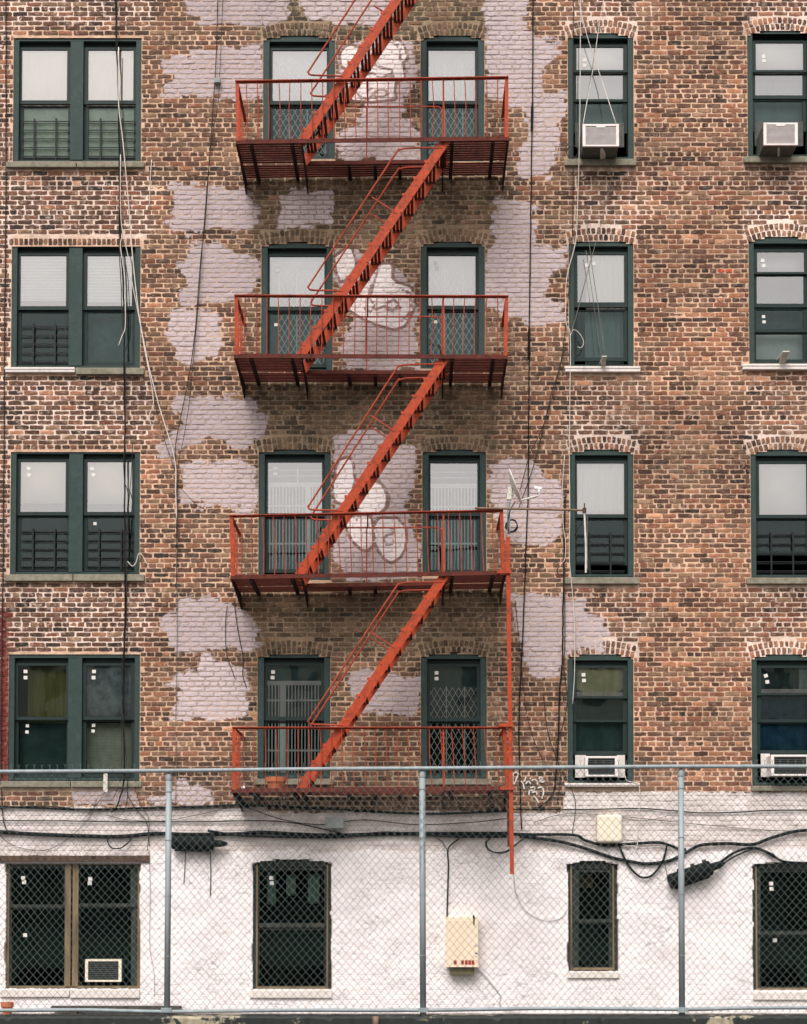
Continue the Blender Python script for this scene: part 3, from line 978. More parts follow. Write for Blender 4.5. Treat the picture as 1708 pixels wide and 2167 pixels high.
# bricks: (centre x, centre z, length, height, angle)
BR = []
ncourse = int((ZTOP - ZBASE) / CH)
for i in range(ncourse):
    z0 = ZBASE + i * CH
    zm = z0 + CH / 2
    if z0 + CH < Z_STUCCO - 0.05:
        continue
    cuts = []
    for w in WIN.values():
        if w['ZB'] - 0.25 < zm < w['ZA'] + 0.35:
            for dz in (-0.026, 0.026):
                cuts += blocked(w, zm + dz)
    cuts.sort()
    merged = []
    for c in cuts:
        if merged and c[0] <= merged[-1][1] + 0.02:
            merged[-1] = (merged[-1][0], max(merged[-1][1], c[1]))
        else:
            merged.append(c)
    spans, x = [], XMIN
    for a, b in merged:
        if a - x > 0.03: spans.append((x, a))
        x = b
    spans.append((x, XMAX))
    header = (i % 6 == 2)
    bl = 0.0965 if header else 0.2005
    off = (0.0 if i % 2 else 0.107) + (0.05 if header else 0) + random.uniform(-0.02, 0.02)
    for a, b in spans:
        k0 = math.floor((a - XMIN - off) / (bl + 0.0135))
        x = XMIN + off + k0 * (bl + 0.0135)
        while x < b:
            L_ = bl + random.uniform(-0.014, 0.006)
            s, e = max(x, a + 0.006), min(x + L_, b - 0.006)
            if e - s > 0.03:
                h = 0.0540 + random.uniform(-0.007, 0.005)
                BR.append(((s + e) / 2, zm + random.uniform(-0.0025, 0.0025), e - s, h, random.gauss(0, 0.006)))
            x += bl + 0.0135 + random.uniform(-0.001, 0.001)
n_field = len(BR)
for k, w in WIN.items():
    if w['ring'] > 0:
        for r0 in (0.0, 0.094):
            rm = w['R'] + r0 + 0.046
            nb = max(8, int(2 * w['A0'] * rm / 0.068))
            for j in range(nb):
                a = -w['A0'] + (j + 0.5) * 2 * w['A0'] / nb + random.gauss(0, 0.0015)
                BR.append((w['XC'] + rm * math.sin(a), w['ZC'] + rm * math.cos(a), 0.0545 + random.uniform(-.005, .004), 0.083 + random.uniform(-.006, .003), a))
    if w.get('soldier'):
        nb = int((w['X1'] - w['X0'] + 0.08) / 0.068)
        for j in range(nb):
            BR.append((w['X0'] - 0.04 + (j + 0.5) * 0.068, w['ZS'] + 0.05, 0.054, 0.086, random.gauss(0, .02)))
BR = np.array(BR)
nb_ = len(BR)
# template: 5 x 3 worn face plus a ring going back into the wall
gx, gz = np.meshgrid(np.linspace(-0.5, 0.5, 5), np.linspace(-0.5, 0.5, 3))
gx, gz = gx.ravel(), gz.ravel()
edge_i = [0, 1, 2, 3, 4, 9, 14, 13, 12, 11, 10, 5]
T_faces = []
for r in range(2):
    for c in range(4):
        T_faces.append((r * 5 + c, r * 5 + c + 1, r * 5 + c + 6, r * 5 + c + 5))
for j in range(12):
    j2 = (j + 1) % 12
    T_faces.append((edge_i[j2], edge_i[j], 15 + j, 15 + j2))
T_faces = np.array(T_faces)
is_edge = np.zeros(15, bool)
is_edge[edge_i] = True
corner = np.zeros(15, bool)
corner[[0, 4, 10, 14]] = True
U = np.concatenate([gx, gx[edge_i]])[None] * BR[:, 2:3]
V = np.concatenate([gz, gz[edge_i]])[None] * BR[:, 3:4]
jit = rng.normal(0, 1, (nb_, 15))
jit2 = rng.normal(0, 1, (nb_, 15))
depth = np.zeros((nb_, 27))
proud = 0.0068 + rng.normal(0, 0.0018, nb_)
depth[:, :15] = -proud[:, None] + rng.normal(0, 0.0007, (nb_, 15)) + is_edge[None] * 0.0018
depth[:, 15:] = 0.006
sx, sz = np.sign(gx)[None], np.sign(gz)[None]
tx = np.where(np.abs(gx) > 0.4, 1, 0)[None]
tz = np.where(np.abs(gz) > 0.4, 1, 0)[None]
shr = np.where(corner, 0.0042, 0.0)[None] + 0.0032 * jit
U[:, :15] -= tx * sx * (0.001 + shr)
V[:, :15] -= tz * sz * (0.001 + np.where(corner, 0.002, 0.0)[None] + 0.0030 * jit2)
# a few bricks have a broken corner
broken = rng.random(nb_) < 0.10
U[broken, 0] += 0.018
V[broken, 4] += 0.010
ca, sa = np.cos(BR[:, 4])[:, None], np.sin(BR[:, 4])[:, None]
BX = BR[:, 0:1] + U * ca + V * sa
BZ = BR[:, 1:2] - U * sa + V * ca
BV = np.stack([BX, depth, BZ], 2)
bx, bz = BX.ravel(), BZ.ravel()
px, py, lil, bub, out_, white, olive, wf, tint = paint_attrs(bx, bz)
# brick body colours
cpx, cpy = to_px(BR[:, 0], BR[:, 1])
pal = np.array([[0.080, 0.043, 0.030], [0.120, 0.061, 0.041], [0.166, 0.080, 0.052], [0.220, 0.089, 0.053],
                [0.33, 0.145, 0.080], [0.235, 0.140, 0.083], [0.046, 0.032, 0.026], [0.50, 0.24, 0.13]])
wts = np.tile(np.array([0.21, 0.26, 0.20, 0.09, 0.02, 0.08, 0.10, 0.006]), (nb_, 1))
warm = np.clip(0.35 * box_mask(cpx, cpy, 1150, 1900, -300, 1700, 200) + 0.9 * box_mask(cpx, cpy, 1340, 1590, 500, 850, 130) + box_mask(cpx, cpy, 1340, 1800, 1250, 1680, 120) + 0.5 * box_mask(cpx, cpy, 300, 360, 300, 1700, 40), 0, 1)
warm = warm * vnoise(cpx / 60, cpy / 34, 7) * 1.5
wts[:, 3] += warm * 0.35
wts[:, 4] += warm * 0.30
wts[:, 7] += warm * 0.02
wts[:, 6] *= (1 - 0.8 * np.clip(warm, 0, 1))
dark = box_mask(cpx, cpy, -300, 330, -300, 1720, 60)
wts[:, 0] += 0.12 * dark
cw = np.cumsum(wts / wts.sum(1, keepdims=True), 1)
idx = np.clip((rng.random((nb_, 1)) > cw).sum(1), 0, 7)
bc = 0.90 * pal[idx] * rng.normal(1.0, 0.13, (nb_, 1)).clip(0.65, 1.4)
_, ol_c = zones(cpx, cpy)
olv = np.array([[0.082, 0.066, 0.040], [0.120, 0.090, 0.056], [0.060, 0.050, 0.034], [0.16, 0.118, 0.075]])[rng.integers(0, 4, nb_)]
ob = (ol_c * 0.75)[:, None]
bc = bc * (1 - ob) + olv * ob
wth = 0.74 + 0.56 * vnoise(cpx / 150 + 3, cpy / 110, 61) * (0.6 + 0.8 * vnoise(cpx / 37, cpy / 60, 62))
bc = bc * (np.clip(wth, 0.6, 1.3) * stains(cpx, cpy))[:, None]
smz = np.clip(vnoise(cpx / 55, cpy / 26, 71) * 1.6 - 0.75, 0, 1) * (1 - 0.6 * dark)      # faces smeared with old pointing
bc = bc * (1 - 0.5 * smz[:, None]) + np.array([0.38, 0.225, 0.14])[None] * 0.5 * smz[:, None]
redm = box_mask(cpx, cpy, -300, 19, 1290, 1660, 6)[:, None]
bc = bc * (1 - redm) + np.array([0.15, 0.028, 0.024])[None] * redm
bright = (np.abs(cpx - 1536) < 15) & (np.abs(cpy - 570) < 6)
bc[bright] = (0.50, 0.085, 0.045)
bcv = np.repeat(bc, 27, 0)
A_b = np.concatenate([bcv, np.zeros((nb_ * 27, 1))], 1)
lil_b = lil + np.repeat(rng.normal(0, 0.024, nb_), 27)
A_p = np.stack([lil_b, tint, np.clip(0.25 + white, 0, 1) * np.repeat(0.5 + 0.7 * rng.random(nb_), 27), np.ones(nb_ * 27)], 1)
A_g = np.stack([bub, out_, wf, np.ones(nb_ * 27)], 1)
# the 300 largest bricks in view stand as single pieces, the rest is one mass
inview = (cpx > 5) & (cpx < 1703) & (cpy > 5) & (cpy < 1700)
area = BR[:, 2] * BR[:, 3] * inview
order = np.argsort(-area)
single = np.zeros(nb_, bool)
single[order[:300]] = True


def brick_mesh(name, sel, origin):
    k = len(sel)
    v = BV[sel].reshape(-1, 3) - np.array(origin)
    f = (T_faces[None] + (np.arange(k) * 27)[:, None, None]).reshape(-1, 4)
    me = bpy.data.meshes.new(name)
    me.vertices.add(len(v))
    me.vertices.foreach_set('co', v.astype(np.float32).ravel())
    me.loops.add(f.size)
    me.loops.foreach_set('vertex_index', f.astype(np.int32).ravel())
    me.polygons.add(len(f))
    me.polygons.foreach_set('loop_start', np.arange(0, f.size, 4, dtype=np.int32))
    me.polygons.foreach_set('use_smooth', np.zeros(len(f), bool))
    me.update(calc_edges=True)
    me.materials.append(M['masonry'])
    r = (np.asarray(sel)[:, None] * 27 + np.arange(27)[None]).ravel()
    set_attr(me, 'bcol', A_b[r])
    set_attr(me, 'pnt', A_p[r])
    set_attr(me, 'grf', A_g[r])
    return me


mass = np.where(~single)[0]
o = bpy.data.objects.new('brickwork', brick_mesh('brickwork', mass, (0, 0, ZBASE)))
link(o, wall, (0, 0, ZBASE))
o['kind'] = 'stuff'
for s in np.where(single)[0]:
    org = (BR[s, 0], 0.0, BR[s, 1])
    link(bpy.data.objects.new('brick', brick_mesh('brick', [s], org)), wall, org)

# shell behind the facade
sh = MB()
for (a, b, c, d) in (((XMIN, 0.002, ZBASE), (XMIN, 12, ZBASE), (XMIN, 12, ZTOP), (XMIN, 0.002, ZTOP)),
                     ((XMAX, 0.002, ZBASE), (XMAX, 12, ZBASE), (XMAX, 12, ZTOP), (XMAX, 0.002, ZTOP)),
                     ((XMIN, 0.002, ZTOP), (XMAX, 0.002, ZTOP), (XMAX, 12, ZTOP), (XMIN, 12, ZTOP)),
                     ((XMIN, 12, ZBASE), (XMAX, 12, ZBASE), (XMAX, 12, ZTOP), (XMIN, 12, ZTOP))):
    n = len(sh.v)
    sh.v += [a, b, c, d]
    sh.f.append((n, n + 1, n + 2, n + 3))
sh.build('side_walls', M['concrete'], bld)

# white render coat of the ground floor
gs = 0.02
nx, nz = int((XMAX - XMIN) / gs), int((Z_STUCCO + 0.12 - ZBASE) / gs)
xs = XMIN + np.arange(nx + 1) * gs
zs = ZBASE + np.arange(nz + 1) * gs
GX, GZ = np.meshgrid(xs, zs)
cx_, cz_ = (GX[:-1, :-1] + gs / 2), (GZ[:-1, :-1] + gs / 2)
cpx_, cpy_ = to_px(cx_, cz_)
keep = cpy_ > 1802 + (vnoise(cpx_ / 7, cpy_ * 0 + 1, 31) - 0.5) * 10 + (vnoise(cpx_ / 40, cpy_ * 0, 32) - 0.5) * 9
keep &= ~((cpx_ < 318) & (cpy_ < 1812))
for k in ('G1', 'G2', 'G3', 'G4'):
    w = WIN[k]
    rag = (vnoise(cz_ * 9, cz_ * 0, 41) - 0.5) * 0.035
    rag2 = (vnoise(cz_ * 8, cz_ * 0, 45) - 0.5) * 0.035
    top = w['ZS'] if w['ya'] is None else None
    inx = (cx_ > w['X0'] + rag) & (cx_ < w['X1'] + rag2)
    if top is None:
        zt = w['ZC'] + np.sqrt(np.maximum(0, w['R'] ** 2 - (cx_ - w['XC']) ** 2))
    else:
        zt = np.full(cx_.shape, top)
    keep &= ~(inx & (cz_ > w['ZB']) & (cz_ < zt))
    if w['ya'] is None:
        keep &= ~((cx_ < w['X1'] + 0.13) & (cz_ > w['ZS'] - 0.005) & (cz_ < w['ZS'] + 0.1))
GY = -0.026 + (vnoise(GX * 4, GZ * 5, 51) - 0.5) * 0.016 + (vnoise(GX * 11.3 + GZ * 3.1, GZ * 17.7 - GX * 2.3, 52) - 0.5) * 0.005 + (vnoise(GX * 29 + GZ * 7, GZ * 33 - GX * 9, 53) - 0.5) * 0.003
JX, JZ = rng.uniform(-0.006, 0.006, GX.shape), rng.uniform(-0.006, 0.006, GX.shape)
FV = np.stack([GX + JX, GY, GZ + JZ], 2).reshape(-1, 3)
BVk = FV.copy()
BVk[:, 1] = 0.03
nid = np.arange((nz + 1) * (nx + 1)).reshape(nz + 1, nx + 1)
a_, b_, c_, d_ = nid[:-1, :-1], nid[:-1, 1:], nid[1:, 1:], nid[1:, :-1]
faces = np.stack([a_[keep], b_[keep], c_[keep], d_[keep]], 1)
NB = len(FV)
side = []
pad = np.zeros((nz + 2, nx + 2), bool)
pad[1:-1, 1:-1] = keep
for (dz, dx, p, q) in ((0, -1, a_, d_), (0, 1, c_, b_), (-1, 0, b_, a_), (1, 0, d_, c_)):
    nbk = pad[1 + dz:nz + 1 + dz, 1 + dx:nx + 1 + dx]
    m = keep & ~nbk
    side.append(np.stack([p[m], q[m], q[m] + NB, p[m] + NB], 1))
allf = np.concatenate([faces] + side)
vv = np.concatenate([FV, BVk])
used = np.unique(allf)
remap = np.full(len(vv), -1)
remap[used] = np.arange(len(used))
mesh_obj('white_render', vv[used], remap[allf].tolist(), M['stucco'], bld, smooth=False)

# ------------------------------------------------------------------ window builder
def arch_top(w, x, inset=0.0):
    if w['ya'] is None:
        return w['ZS'] - inset
    r = w['R'] - inset
    return w['ZC'] + math.sqrt(max(0, r * r - (x - w['XC']) ** 2))


FY = 0.010        # face of the outer frame
for key, w in WIN.items():
    ground = w.get('ground', False)
    X0, X1, ZB, ZS = w['X0'], w['X1'], w['ZB'], w['ZS']
    fmat = M['dark_wood'] if ground else M['frame']
    smat = M['dark_wood'] if ground else M['sash']
    fy = 0.035 if ground else FY
    P_ = []
    for (x0, y0, x1, y1) in w['panes']:
        a, b = W(x0, y0, 0.13), W(x1, y1, 0.13)
        P_.append((a.x, b.x, b.z, a.z))
    gtop = max(p[3] for p in P_)
    inner_top = gtop + (0.05 if ground else 0.10)
    tw = 0.075 if not ground else 0.045
    if key[0] == 'F': tw = 0.085
    inner_b = ZB + (0.035 if not ground else 0.03)
    m = MB()
    lx = X0 + 0.004
    rx = X1 - 0.004
    m.box(lx, X0 + tw, fy, 0.20, ZB + 0.002, inner_top)
    m.box(X1 - tw, rx, fy, 0.20, ZB + 0.002, inner_top)
    m.box(X0 + tw, X1 - tw, fy + 0.012, 0.20, ZB + 0.002, inner_b)
    n = 12
    arc = [(lx + (rx - lx) * i / n, arch_top(w, lx + (rx - lx) * i / n) - 0.003) for i in range(n + 1)]
    m.prism([(lx, inner_top + 0.0005)] + arc + [(rx, inner_top + 0.0005)], fy + 0.002, 0.20)
    cols = [(X0 + tw, X1 - tw)]
    if 'mull' in w:
        ma, mb_ = W(w['mull'][0], (w['ys'] + w['yb']) / 2, 0.05).x, W(w['mull'][1], (w['ys'] + w['yb']) / 2, 0.05).x
        if ground:
            mc_ = (ma + mb_) / 2
            m.box(ma, mc_ - 0.012, fy - 0.01, 0.20, inner_b + 0.0005, inner_top - 0.0005)
            m.box(mc_ + 0.012, mb_, fy - 0.004, 0.20, inner_b + 0.0005, inner_top - 0.0005)
        else:
            m.box(ma, mb_, fy + 0.004, 0.20, inner_b + 0.0005, inner_top - 0.0005)
        cols = [(X0 + tw, ma), (mb_, X1 - tw)]
    wo = m.build('window', M['wood'] if (ground and 'mull' in w) else fmat, bld)
    w['obj'] = wo
    # sashes
    for (cx0, cx1) in cols:
        mine = sorted([p for p in P_ if cx0 - 0.03 < (p[0] + p[1]) / 2 < cx1 + 0.03], key=lambda p: -p[3])
        for i, p in enumerate(mine):
            sy = 0.056 + min(i, 1) * 0.032 + max(0, i - 1) * 0.02
            top = p[3] + (0.035 if i == 0 else 0.018)
            if i + 1 < len(mine):
                bot = (p[2] + mine[i + 1][3]) / 2 - 0.012
                bot = min(bot, p[2] - 0.012)
            else:
                bot = W(w['xl'], w['raised'], 0.15).z if 'raised' in w else max(inner_b + 0.001, p[2] - 0.05)
            sm = MB()
            sm.box(cx0 + 0.002, p[0], sy, sy + 0.03, bot, top)
            sm.box(p[1], cx1 - 0.002, sy, sy + 0.03, bot, top)
            sm.box(p[0], p[1], sy + 0.001, sy + 0.03, p[3], top - 0.0005)
            sm.box(p[0], p[1], sy - 0.004, sy + 0.03, bot + 0.0005, p[2])
            sm.build('sash', smat, wo)
            g = MB()
            n0 = len(g.v)
            g.v += [(p[0] - 0.004, sy + 0.016, p[2] - 0.004), (p[1] + 0.004, sy + 0.016, p[2] - 0.004), (p[1] + 0.004, sy + 0.016, p[3] + 0.004), (p[0] - 0.004, sy + 0.016, p[3] + 0.004)]
            g.f.append((0, 1, 2, 3))
            g.build('pane', M['glass_dim'] if ground else (M['glass_screen'] if p[3] < (mine[0][3] + ZB) / 2 + 0.12 else M['glass']), wo)
        if mine and top < inner_top and False:
            pass
        # closes the slot above the top sash
        hm = MB()
        hm.box(cx0 + 0.001, cx1 - 0.001, 0.093, 0.195, mine[0][3] + 0.02, inner_top + 0.004)
        hm.build('head_stop', smat, wo)
    # sills
    for i, s in enumerate(w['sillz']):
        sm = MB()
        white_s = (w.get('white0') and i == 0) or ground
        sm.box(s[0], s[1] - (0.004 if i == 0 and len(w['sillz']) > 1 else 0), -0.055 if not white_s else -0.06, fy + 0.01, s[2], s[3])
        if white_s and not ground:
            sm.box(s[0] - 0.01, s[1] - 0.006, -0.068, fy, s[3] - 0.030, s[3] + 0.003)
        o = sm.build('sill', M['white_sill'] if white_s else M['sill'], wo)
        bv = o.modifiers.new('worn_edges', 'BEVEL')
        bv.width, bv.segments = 0.008, 2
    # dark room behind
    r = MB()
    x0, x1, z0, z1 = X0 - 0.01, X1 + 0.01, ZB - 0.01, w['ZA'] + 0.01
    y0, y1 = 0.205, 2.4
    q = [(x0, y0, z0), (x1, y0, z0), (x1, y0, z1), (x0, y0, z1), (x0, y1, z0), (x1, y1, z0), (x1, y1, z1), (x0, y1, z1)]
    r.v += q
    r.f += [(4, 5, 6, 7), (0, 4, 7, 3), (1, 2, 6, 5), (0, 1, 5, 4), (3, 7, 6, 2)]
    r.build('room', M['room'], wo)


def sticker(key, x, y, s=6.5, tilt=0.0, depth=0.0695):
    a = W(x, y, depth)
    h = s * 0.0064 / 2
    pts = [(-h * 1.1, -h), (h * 1.1, -h), (h * 1.1, h), (-h * 1.1, h)]
    c, s_ = math.cos(tilt), math.sin(tilt)
    m = MB()
    m.prism([(a.x + u * c - v * s_, a.z + u * s_ + v * c) for u, v in pts], depth - 0.001, depth)
    m.build('sticker', M['sticker'], WIN[key]['obj'])


LOW = 0.1015
for key, x, y, t, d in (
        ('L3', 61, 991, -.08, 0), ('L3', 61.5, 1005, .04, 0), ('L3', 195, 992, -.05, 0), ('L3', 197.5, 1005, 0, 0), ('L3', 201, 1108, 0, 1),
        ('L4', 54, 1421, 0, 0), ('L4', 54, 1434, 0, 0), ('L4', 199, 1421, 0, 0), ('L4', 198, 1434, 0, 0), ('L4', 58, 1536, 0, 1), ('L4', 57, 1549, 0, 1), ('L4', 198, 1535, 0, 1), ('L4', 197, 1547, 0, 1),
        ('FL2', 587, 561, -.05, 0), ('FL2', 587, 572, .02, 0), ('FR2', 922, 557, .2, 0), ('FR2', 925, 567, .02, 0), ('FL2', 584, 687, 0, 1), ('FR2', 922, 681, 0, 1),
        ('FL3', 583, 991, .05, 0), ('FL3', 583, 1003, 0, 0), ('FL4', 578, 1422, .05, 0), ('FL4', 577, 1434, 0, 0), ('FR4', 924, 1424, .04, 0), ('FR4', 924, 1436, .04, 0),
        ('R1', 1237, 127, .03, 0), ('R1', 1237, 138, .05, 0), ('S1', 1616, 119, .08, 0), ('S1', 1617, 128, .08, 0),
        ('R2', 1242, 561, .12, 0), ('R2', 1257, 558, .05, 0), ('S2', 1614, 551, -.05, 0), ('S2', 1616, 562, .02, 0),
        ('S2', 1616, 670, .04, 2), ('S2', 1617, 681, -.15, 2), ('R4', 1235, 1428, .05, 0), ('R4', 1236, 1440, 0, 0), ('S4', 1621, 1430, .3, 0), ('S4', 1624, 1443, .15, 0)):
    sticker(key, x, y, 7.5 if d == 0 else 6.5, t, (0.0695, LOW, 0.1215)[d])
for key, x, y, d in (('G1', 49, 1858, 0), ('G1', 51, 1867, 0), ('G1', 191, 1860, 0), ('G1', 190, 1869, 0), ('G1', 53, 1979, 1), ('G2', 574, 1858, 0), ('G2', 575, 1869, 0), ('G4', 1632, 1870, 0), ('G4', 1633, 1881, 0), ('G4', 1640, 1990, 1)):
    sticker(key, x, y, 8, 0.03, 0.0695 if d == 0 else 0.1015)


# ------------------------------------------------------------------ things behind the panes
def shade(name, key, x0, y0, x1, y1, mat, label, cat, wav=0.0, period=0.1, depth=0.136, sag=0.0, slats=0, lift=None):
    """a hanging sheet: roller shade, slatted blind or pleated curtain"""
    a, b = W(x0, y0, depth), W(x1, y1, depth)
    m = MB()
    if slats:
        pitch = 0.021
        n = int((a.z - b.z) / pitch)
        for i in range(n):
            z = a.z - i * pitch
            m.bar((a.x, depth, z - pitch / 2), (b.x, depth, z - pitch / 2 + (lift or 0) * 0), 0.0012, pitch * 0.98, up=(0, 0.35, 1))
        return m.build(name, mat, None) if False else tag(m.build(name, mat), label, cat)
    nx_ = 2 if wav == 0 else max(8, int((b.x - a.x) / 0.012))
    nz_ = 2 if sag == 0 and not lift else 14
    if wav and nz_ == 2: nz_ = 6
    for j in range(nz_ + 1):
        for i in range(nx_ + 1):
            u, t = i / nx_, j / nz_
            x = a.x + (b.x - a.x) * u
            zb = b.z + (lift(u) if lift else 0)
            z = a.z + (zb - a.z) * t - sag * math.sin(math.pi * u) * (0.15 + 0.85 * t)
            y = depth + wav * math.sin(2 * math.pi * x / period + 0.8 * math.sin(x * 17)) * (0.5 + 0.5 * t) + 0.4 * wav * math.sin(2 * math.pi * x / (period * 0.37) + 2 * t)
            m.v.append((x, y, z))
    for j in range(nz_):
        for i in range(nx_):
            p = j * (nx_ + 1) + i
            m.f.append((p, p + 1, p + nx_ + 2, p + nx_ + 1))
    o = m.build(name, mat, None, smooth=True)
    so = o.modifiers.new('thickness', 'SOLIDIFY')
    so.thickness = 0.002
    return tag(o, label, cat)


shade('curtain', 'L1', 44, 106, 149, 225, M['blind_cream'], 'pale cream curtain in the top left wide window, left half', 'curtain', 0.005, 0.16, 0.094)
shade('curtain', 'L1', 184, 106, 289, 225, M['blind_cream'], 'pale cream curtain in the top left wide window, right half', 'curtain', 0.005, 0.14, 0.094)
shade('curtain', 'L1', 44, 226, 149, 341, M['curtain_olive'], 'olive net curtain behind the window guard, top left window, left half', 'curtain', 0.004, 0.1, 0.131)
shade('curtain', 'L1', 184, 226, 289, 341, M['curtain_olive'], 'olive net curtain behind the window guard, top left window, right half', 'curtain', 0.004, 0.1, 0.131)
shade('slatted_blind', 'L2', 42, 540, 147, 640, M['blind'], 'white slatted blind in the second row wide window, left half', 'blind', slats=1, depth=0.1)
shade('slatted_blind', 'L2', 184, 540, 286, 641, M['blind'], 'white slatted blind behind the hanging cables, second row wide window', 'blind', slats=1, depth=0.1)
shade('curtain', 'L2', 184, 655, 286, 775, M['net_dark'], 'dark grey sheet in the second row wide window, lower right pane', 'curtain', 0.002, 0.2, 0.30)
shade('roller_shade', 'L3', 42, 975, 147, 1066, M['blind_cream'], 'cream roller shade in the third row wide window, left half', 'shade', depth=0.084)
shade('roller_shade', 'L3', 183, 975, 286, 1067, M['blind_cream'], 'cream roller shade in the third row wide window, right half', 'shade', depth=0.084)
shade('curtain', 'L4', 60, 1405, 140, 1530, M['curtain_green'], 'yellow green curtain in the fourth row wide window, left half', 'curtain', 0.014, 0.11, 0.27)
shade('slatted_blind', 'L4', 182, 1530, 283, 1630, M['curtain_olive'], 'dim slatted blind in the fourth row wide window, lower right pane', 'blind', slats=1, depth=0.30)
shade('slatted_blind', 'L4', 42, 1530, 143, 1640, M['net_dark'], 'dark slatted blind in the fourth row wide window, lower left pane', 'blind', slats=1, depth=0.26)
shade('curtain', 'R4', 1214, 1478, 1323, 1600, M['net_dark'], 'dim green net behind the fourth row air conditioner', 'curtain', 0.006, 0.2, 0.22)  # sheet added only to raise the tone of the black panes
shade('curtain', 'S4', 1604, 1408, 1690, 1462, M['net_dark'], 'dim teal net in the top pane of the rightmost fourth row window', 'curtain', 0.006, 0.2, 0.22)  # added sheet, raises the tone of the black top pane
shade('plastic_film', 'L4', 182, 1405, 283, 1522, M['film_blue'], 'cloudy blue grey plastic film in the fourth row wide window', 'film', 0.004, 0.2)  # tree and sky reflection of this pane put into a mottled sheet
shade('roller_shade', 'FL1', 572, 105, 698, 224, M['blind_dull'], 'white shade behind the lattice gate, top left fire escape window', 'shade')
shade('roller_shade', 'FR1', 902, 105, 1011, 224, M['blind_dull'], 'white shade behind the lattice gate, top right fire escape window', 'shade')
shade('curtain', 'FR1', 902, 224, 1011, 338, M['net_dark'], 'grey curtain in the lower pane of the top right fire escape window', 'curtain', 0.006, 0.15, 0.28)
shade('roller_shade', 'FL2', 566, 541, 692, 630, M['blind_dull'], 'white shade behind the lattice gate, second row left fire escape window', 'shade')
shade('roller_shade', 'FR2', 902, 541, 1011, 657, M['blind_dull'], 'white shade behind the lattice gate, second row right fire escape window', 'shade')
shade('curtain', 'FL2', 566, 650, 692, 780, M['net_dark'], 'grey green curtain low in the second row left fire escape window', 'curtain', 0.006, 0.2, 0.32)
shade('curtain', 'FR2', 902, 657, 1011, 775, M['net_dark'], 'grey green curtain low in the second row right fire escape window', 'curtain', 0.006, 0.2, 0.32)
shade('curtain', 'FL3', 562, 975, 688, 1092, M['net_dark'], 'grey sheet behind the barred gate, third row left fire escape window', 'curtain', 0.004, 0.2, 0.30)
shade('curtain', 'FR3', 906, 977, 1016, 1092, M['net_dark'], 'grey sheet behind the barred gate, third row right fire escape window', 'curtain', 0.004, 0.2, 0.30)
shade('roller_shade', 'FL4', 560, 1404, 686, 1524, M['net_dark'], 'dim green shade behind the barred gate, fourth row left fire escape window', 'shade', depth=0.145)
shade('roller_shade', 'FR4', 904, 1404, 1015, 1524, M['net_dark'], 'dim green shade behind the lattice gate, fourth row right fire escape window', 'shade', depth=0.145)
shade('roller_shade', 'R1', 1214, 99, 1323, 155, M['blind'], 'white shade in the top pane over the first air conditioner', 'shade', depth=0.081)
shade('curtain', 'R1', 1214, 155, 1323, 284, M['blind_grey'], 'grey curtain behind the first air conditioner', 'curtain', 0.01, 0.13, 0.30)
shade('curtain', 'R2', 1240, 537, 1326, 655, M['curtain'], 'white pleated curtain high in the second row window without air conditioner', 'curtain', 0.012, 0.075, 0.104)
shade('curtain', 'R2', 1238, 655, 1320, 772, M['blind_grey'], 'shadowed lower curtain in the second row window without air conditioner', 'curtain', 0.016, 0.085, 0.25)  # lower half of the white curtain, its shade put into the grey
shade('curtain', 'R3', 1214, 978, 1326, 1095, M['curtain'], 'white pleated curtain under a valance, third row, beside the hanging pole', 'curtain', 0.010, 0.10, 0.102)
shade('roller_shade', 'S1', 1592, 90, 1704, 155, M['blind'], 'white shade in the top pane of the rightmost top window', 'shade', depth=0.081)
shade('curtain', 'S1', 1592, 155, 1704, 284, M['blind_grey'], 'grey net behind the rightmost top air conditioner', 'curtain', 0.004, 0.2, 0.26)
shade('roller_shade', 'S2', 1595, 532, 1706, 582, M['blind'], 'pale shade in the top pane of the rightmost second row window', 'shade', depth=0.24)
shade('curtain', 'S2', 1595, 702, 1706, 768, M['blind'], 'pale sheet in the bottom pane of the rightmost second row window', 'curtain', 0.002, 0.2, 0.30)
shade('curtain', 'S2', 1595, 584, 1706, 700, M['net_dark'], 'grey net in the middle panes of the rightmost second row window', 'curtain', 0.002, 0.2, 0.32)
shade('roller_shade', 'S3', 1599, 978, 1710, 1096, M['blind'], 'white shade in the rightmost third row window', 'shade', depth=0.084)
shade('cloth', 'R4', 1216, 1408, 1322, 1458, M['cloth_lime'], 'lime cloth sagging in the top pane, fourth row, over an air conditioner', 'cloth', 0.01, 0.35, sag=0.10)
shade('cloth', 'S4', 1604, 1462, 1714, 1594, M['cloth_blue'], 'dark blue cloth in the rightmost fourth row window', 'cloth', 0.012, 0.2, 0.19)
shade('curtain', 'S4', 1690, 1408, 1714, 1466, M['film_blue'], 'thin tied curtain in the rightmost fourth row window', 'curtain', 0.01, 0.05)
shade('towel', 'S4', 1608, 1458, 1712, 1468, M['blind'], 'white towel along the rail of the rightmost fourth row window', 'towel', 0.006, 0.05, 0.115)
shade('towel', 'R4', 1219, 1464, 1320, 1475, M['blind'], 'white towel below the sagging lime cloth', 'towel', 0.006, 0.06, 0.115)
for i, (x0, y0, x1, y1) in enumerate(((566, 1848, 584, 1915), (606, 1852, 626, 1895), (652, 1850, 676, 1912))):
    shade('curtain_rag', 'G2', x0, y0, x1, y1, M['curtain'], ('thin white rag at the left of the dark ground floor window', 'short white rag in the middle of the dark ground floor window', 'thin white rag at the right of the dark ground floor window')[i], 'rag', 0.008, 0.06, 0.24)
cb = MB()
a, b = W(1226, 1850, 0.24), W(1255, 1878, 0.24)
cb.box(a.x, b.x, 0.24, 0.246, b.z, a.z)
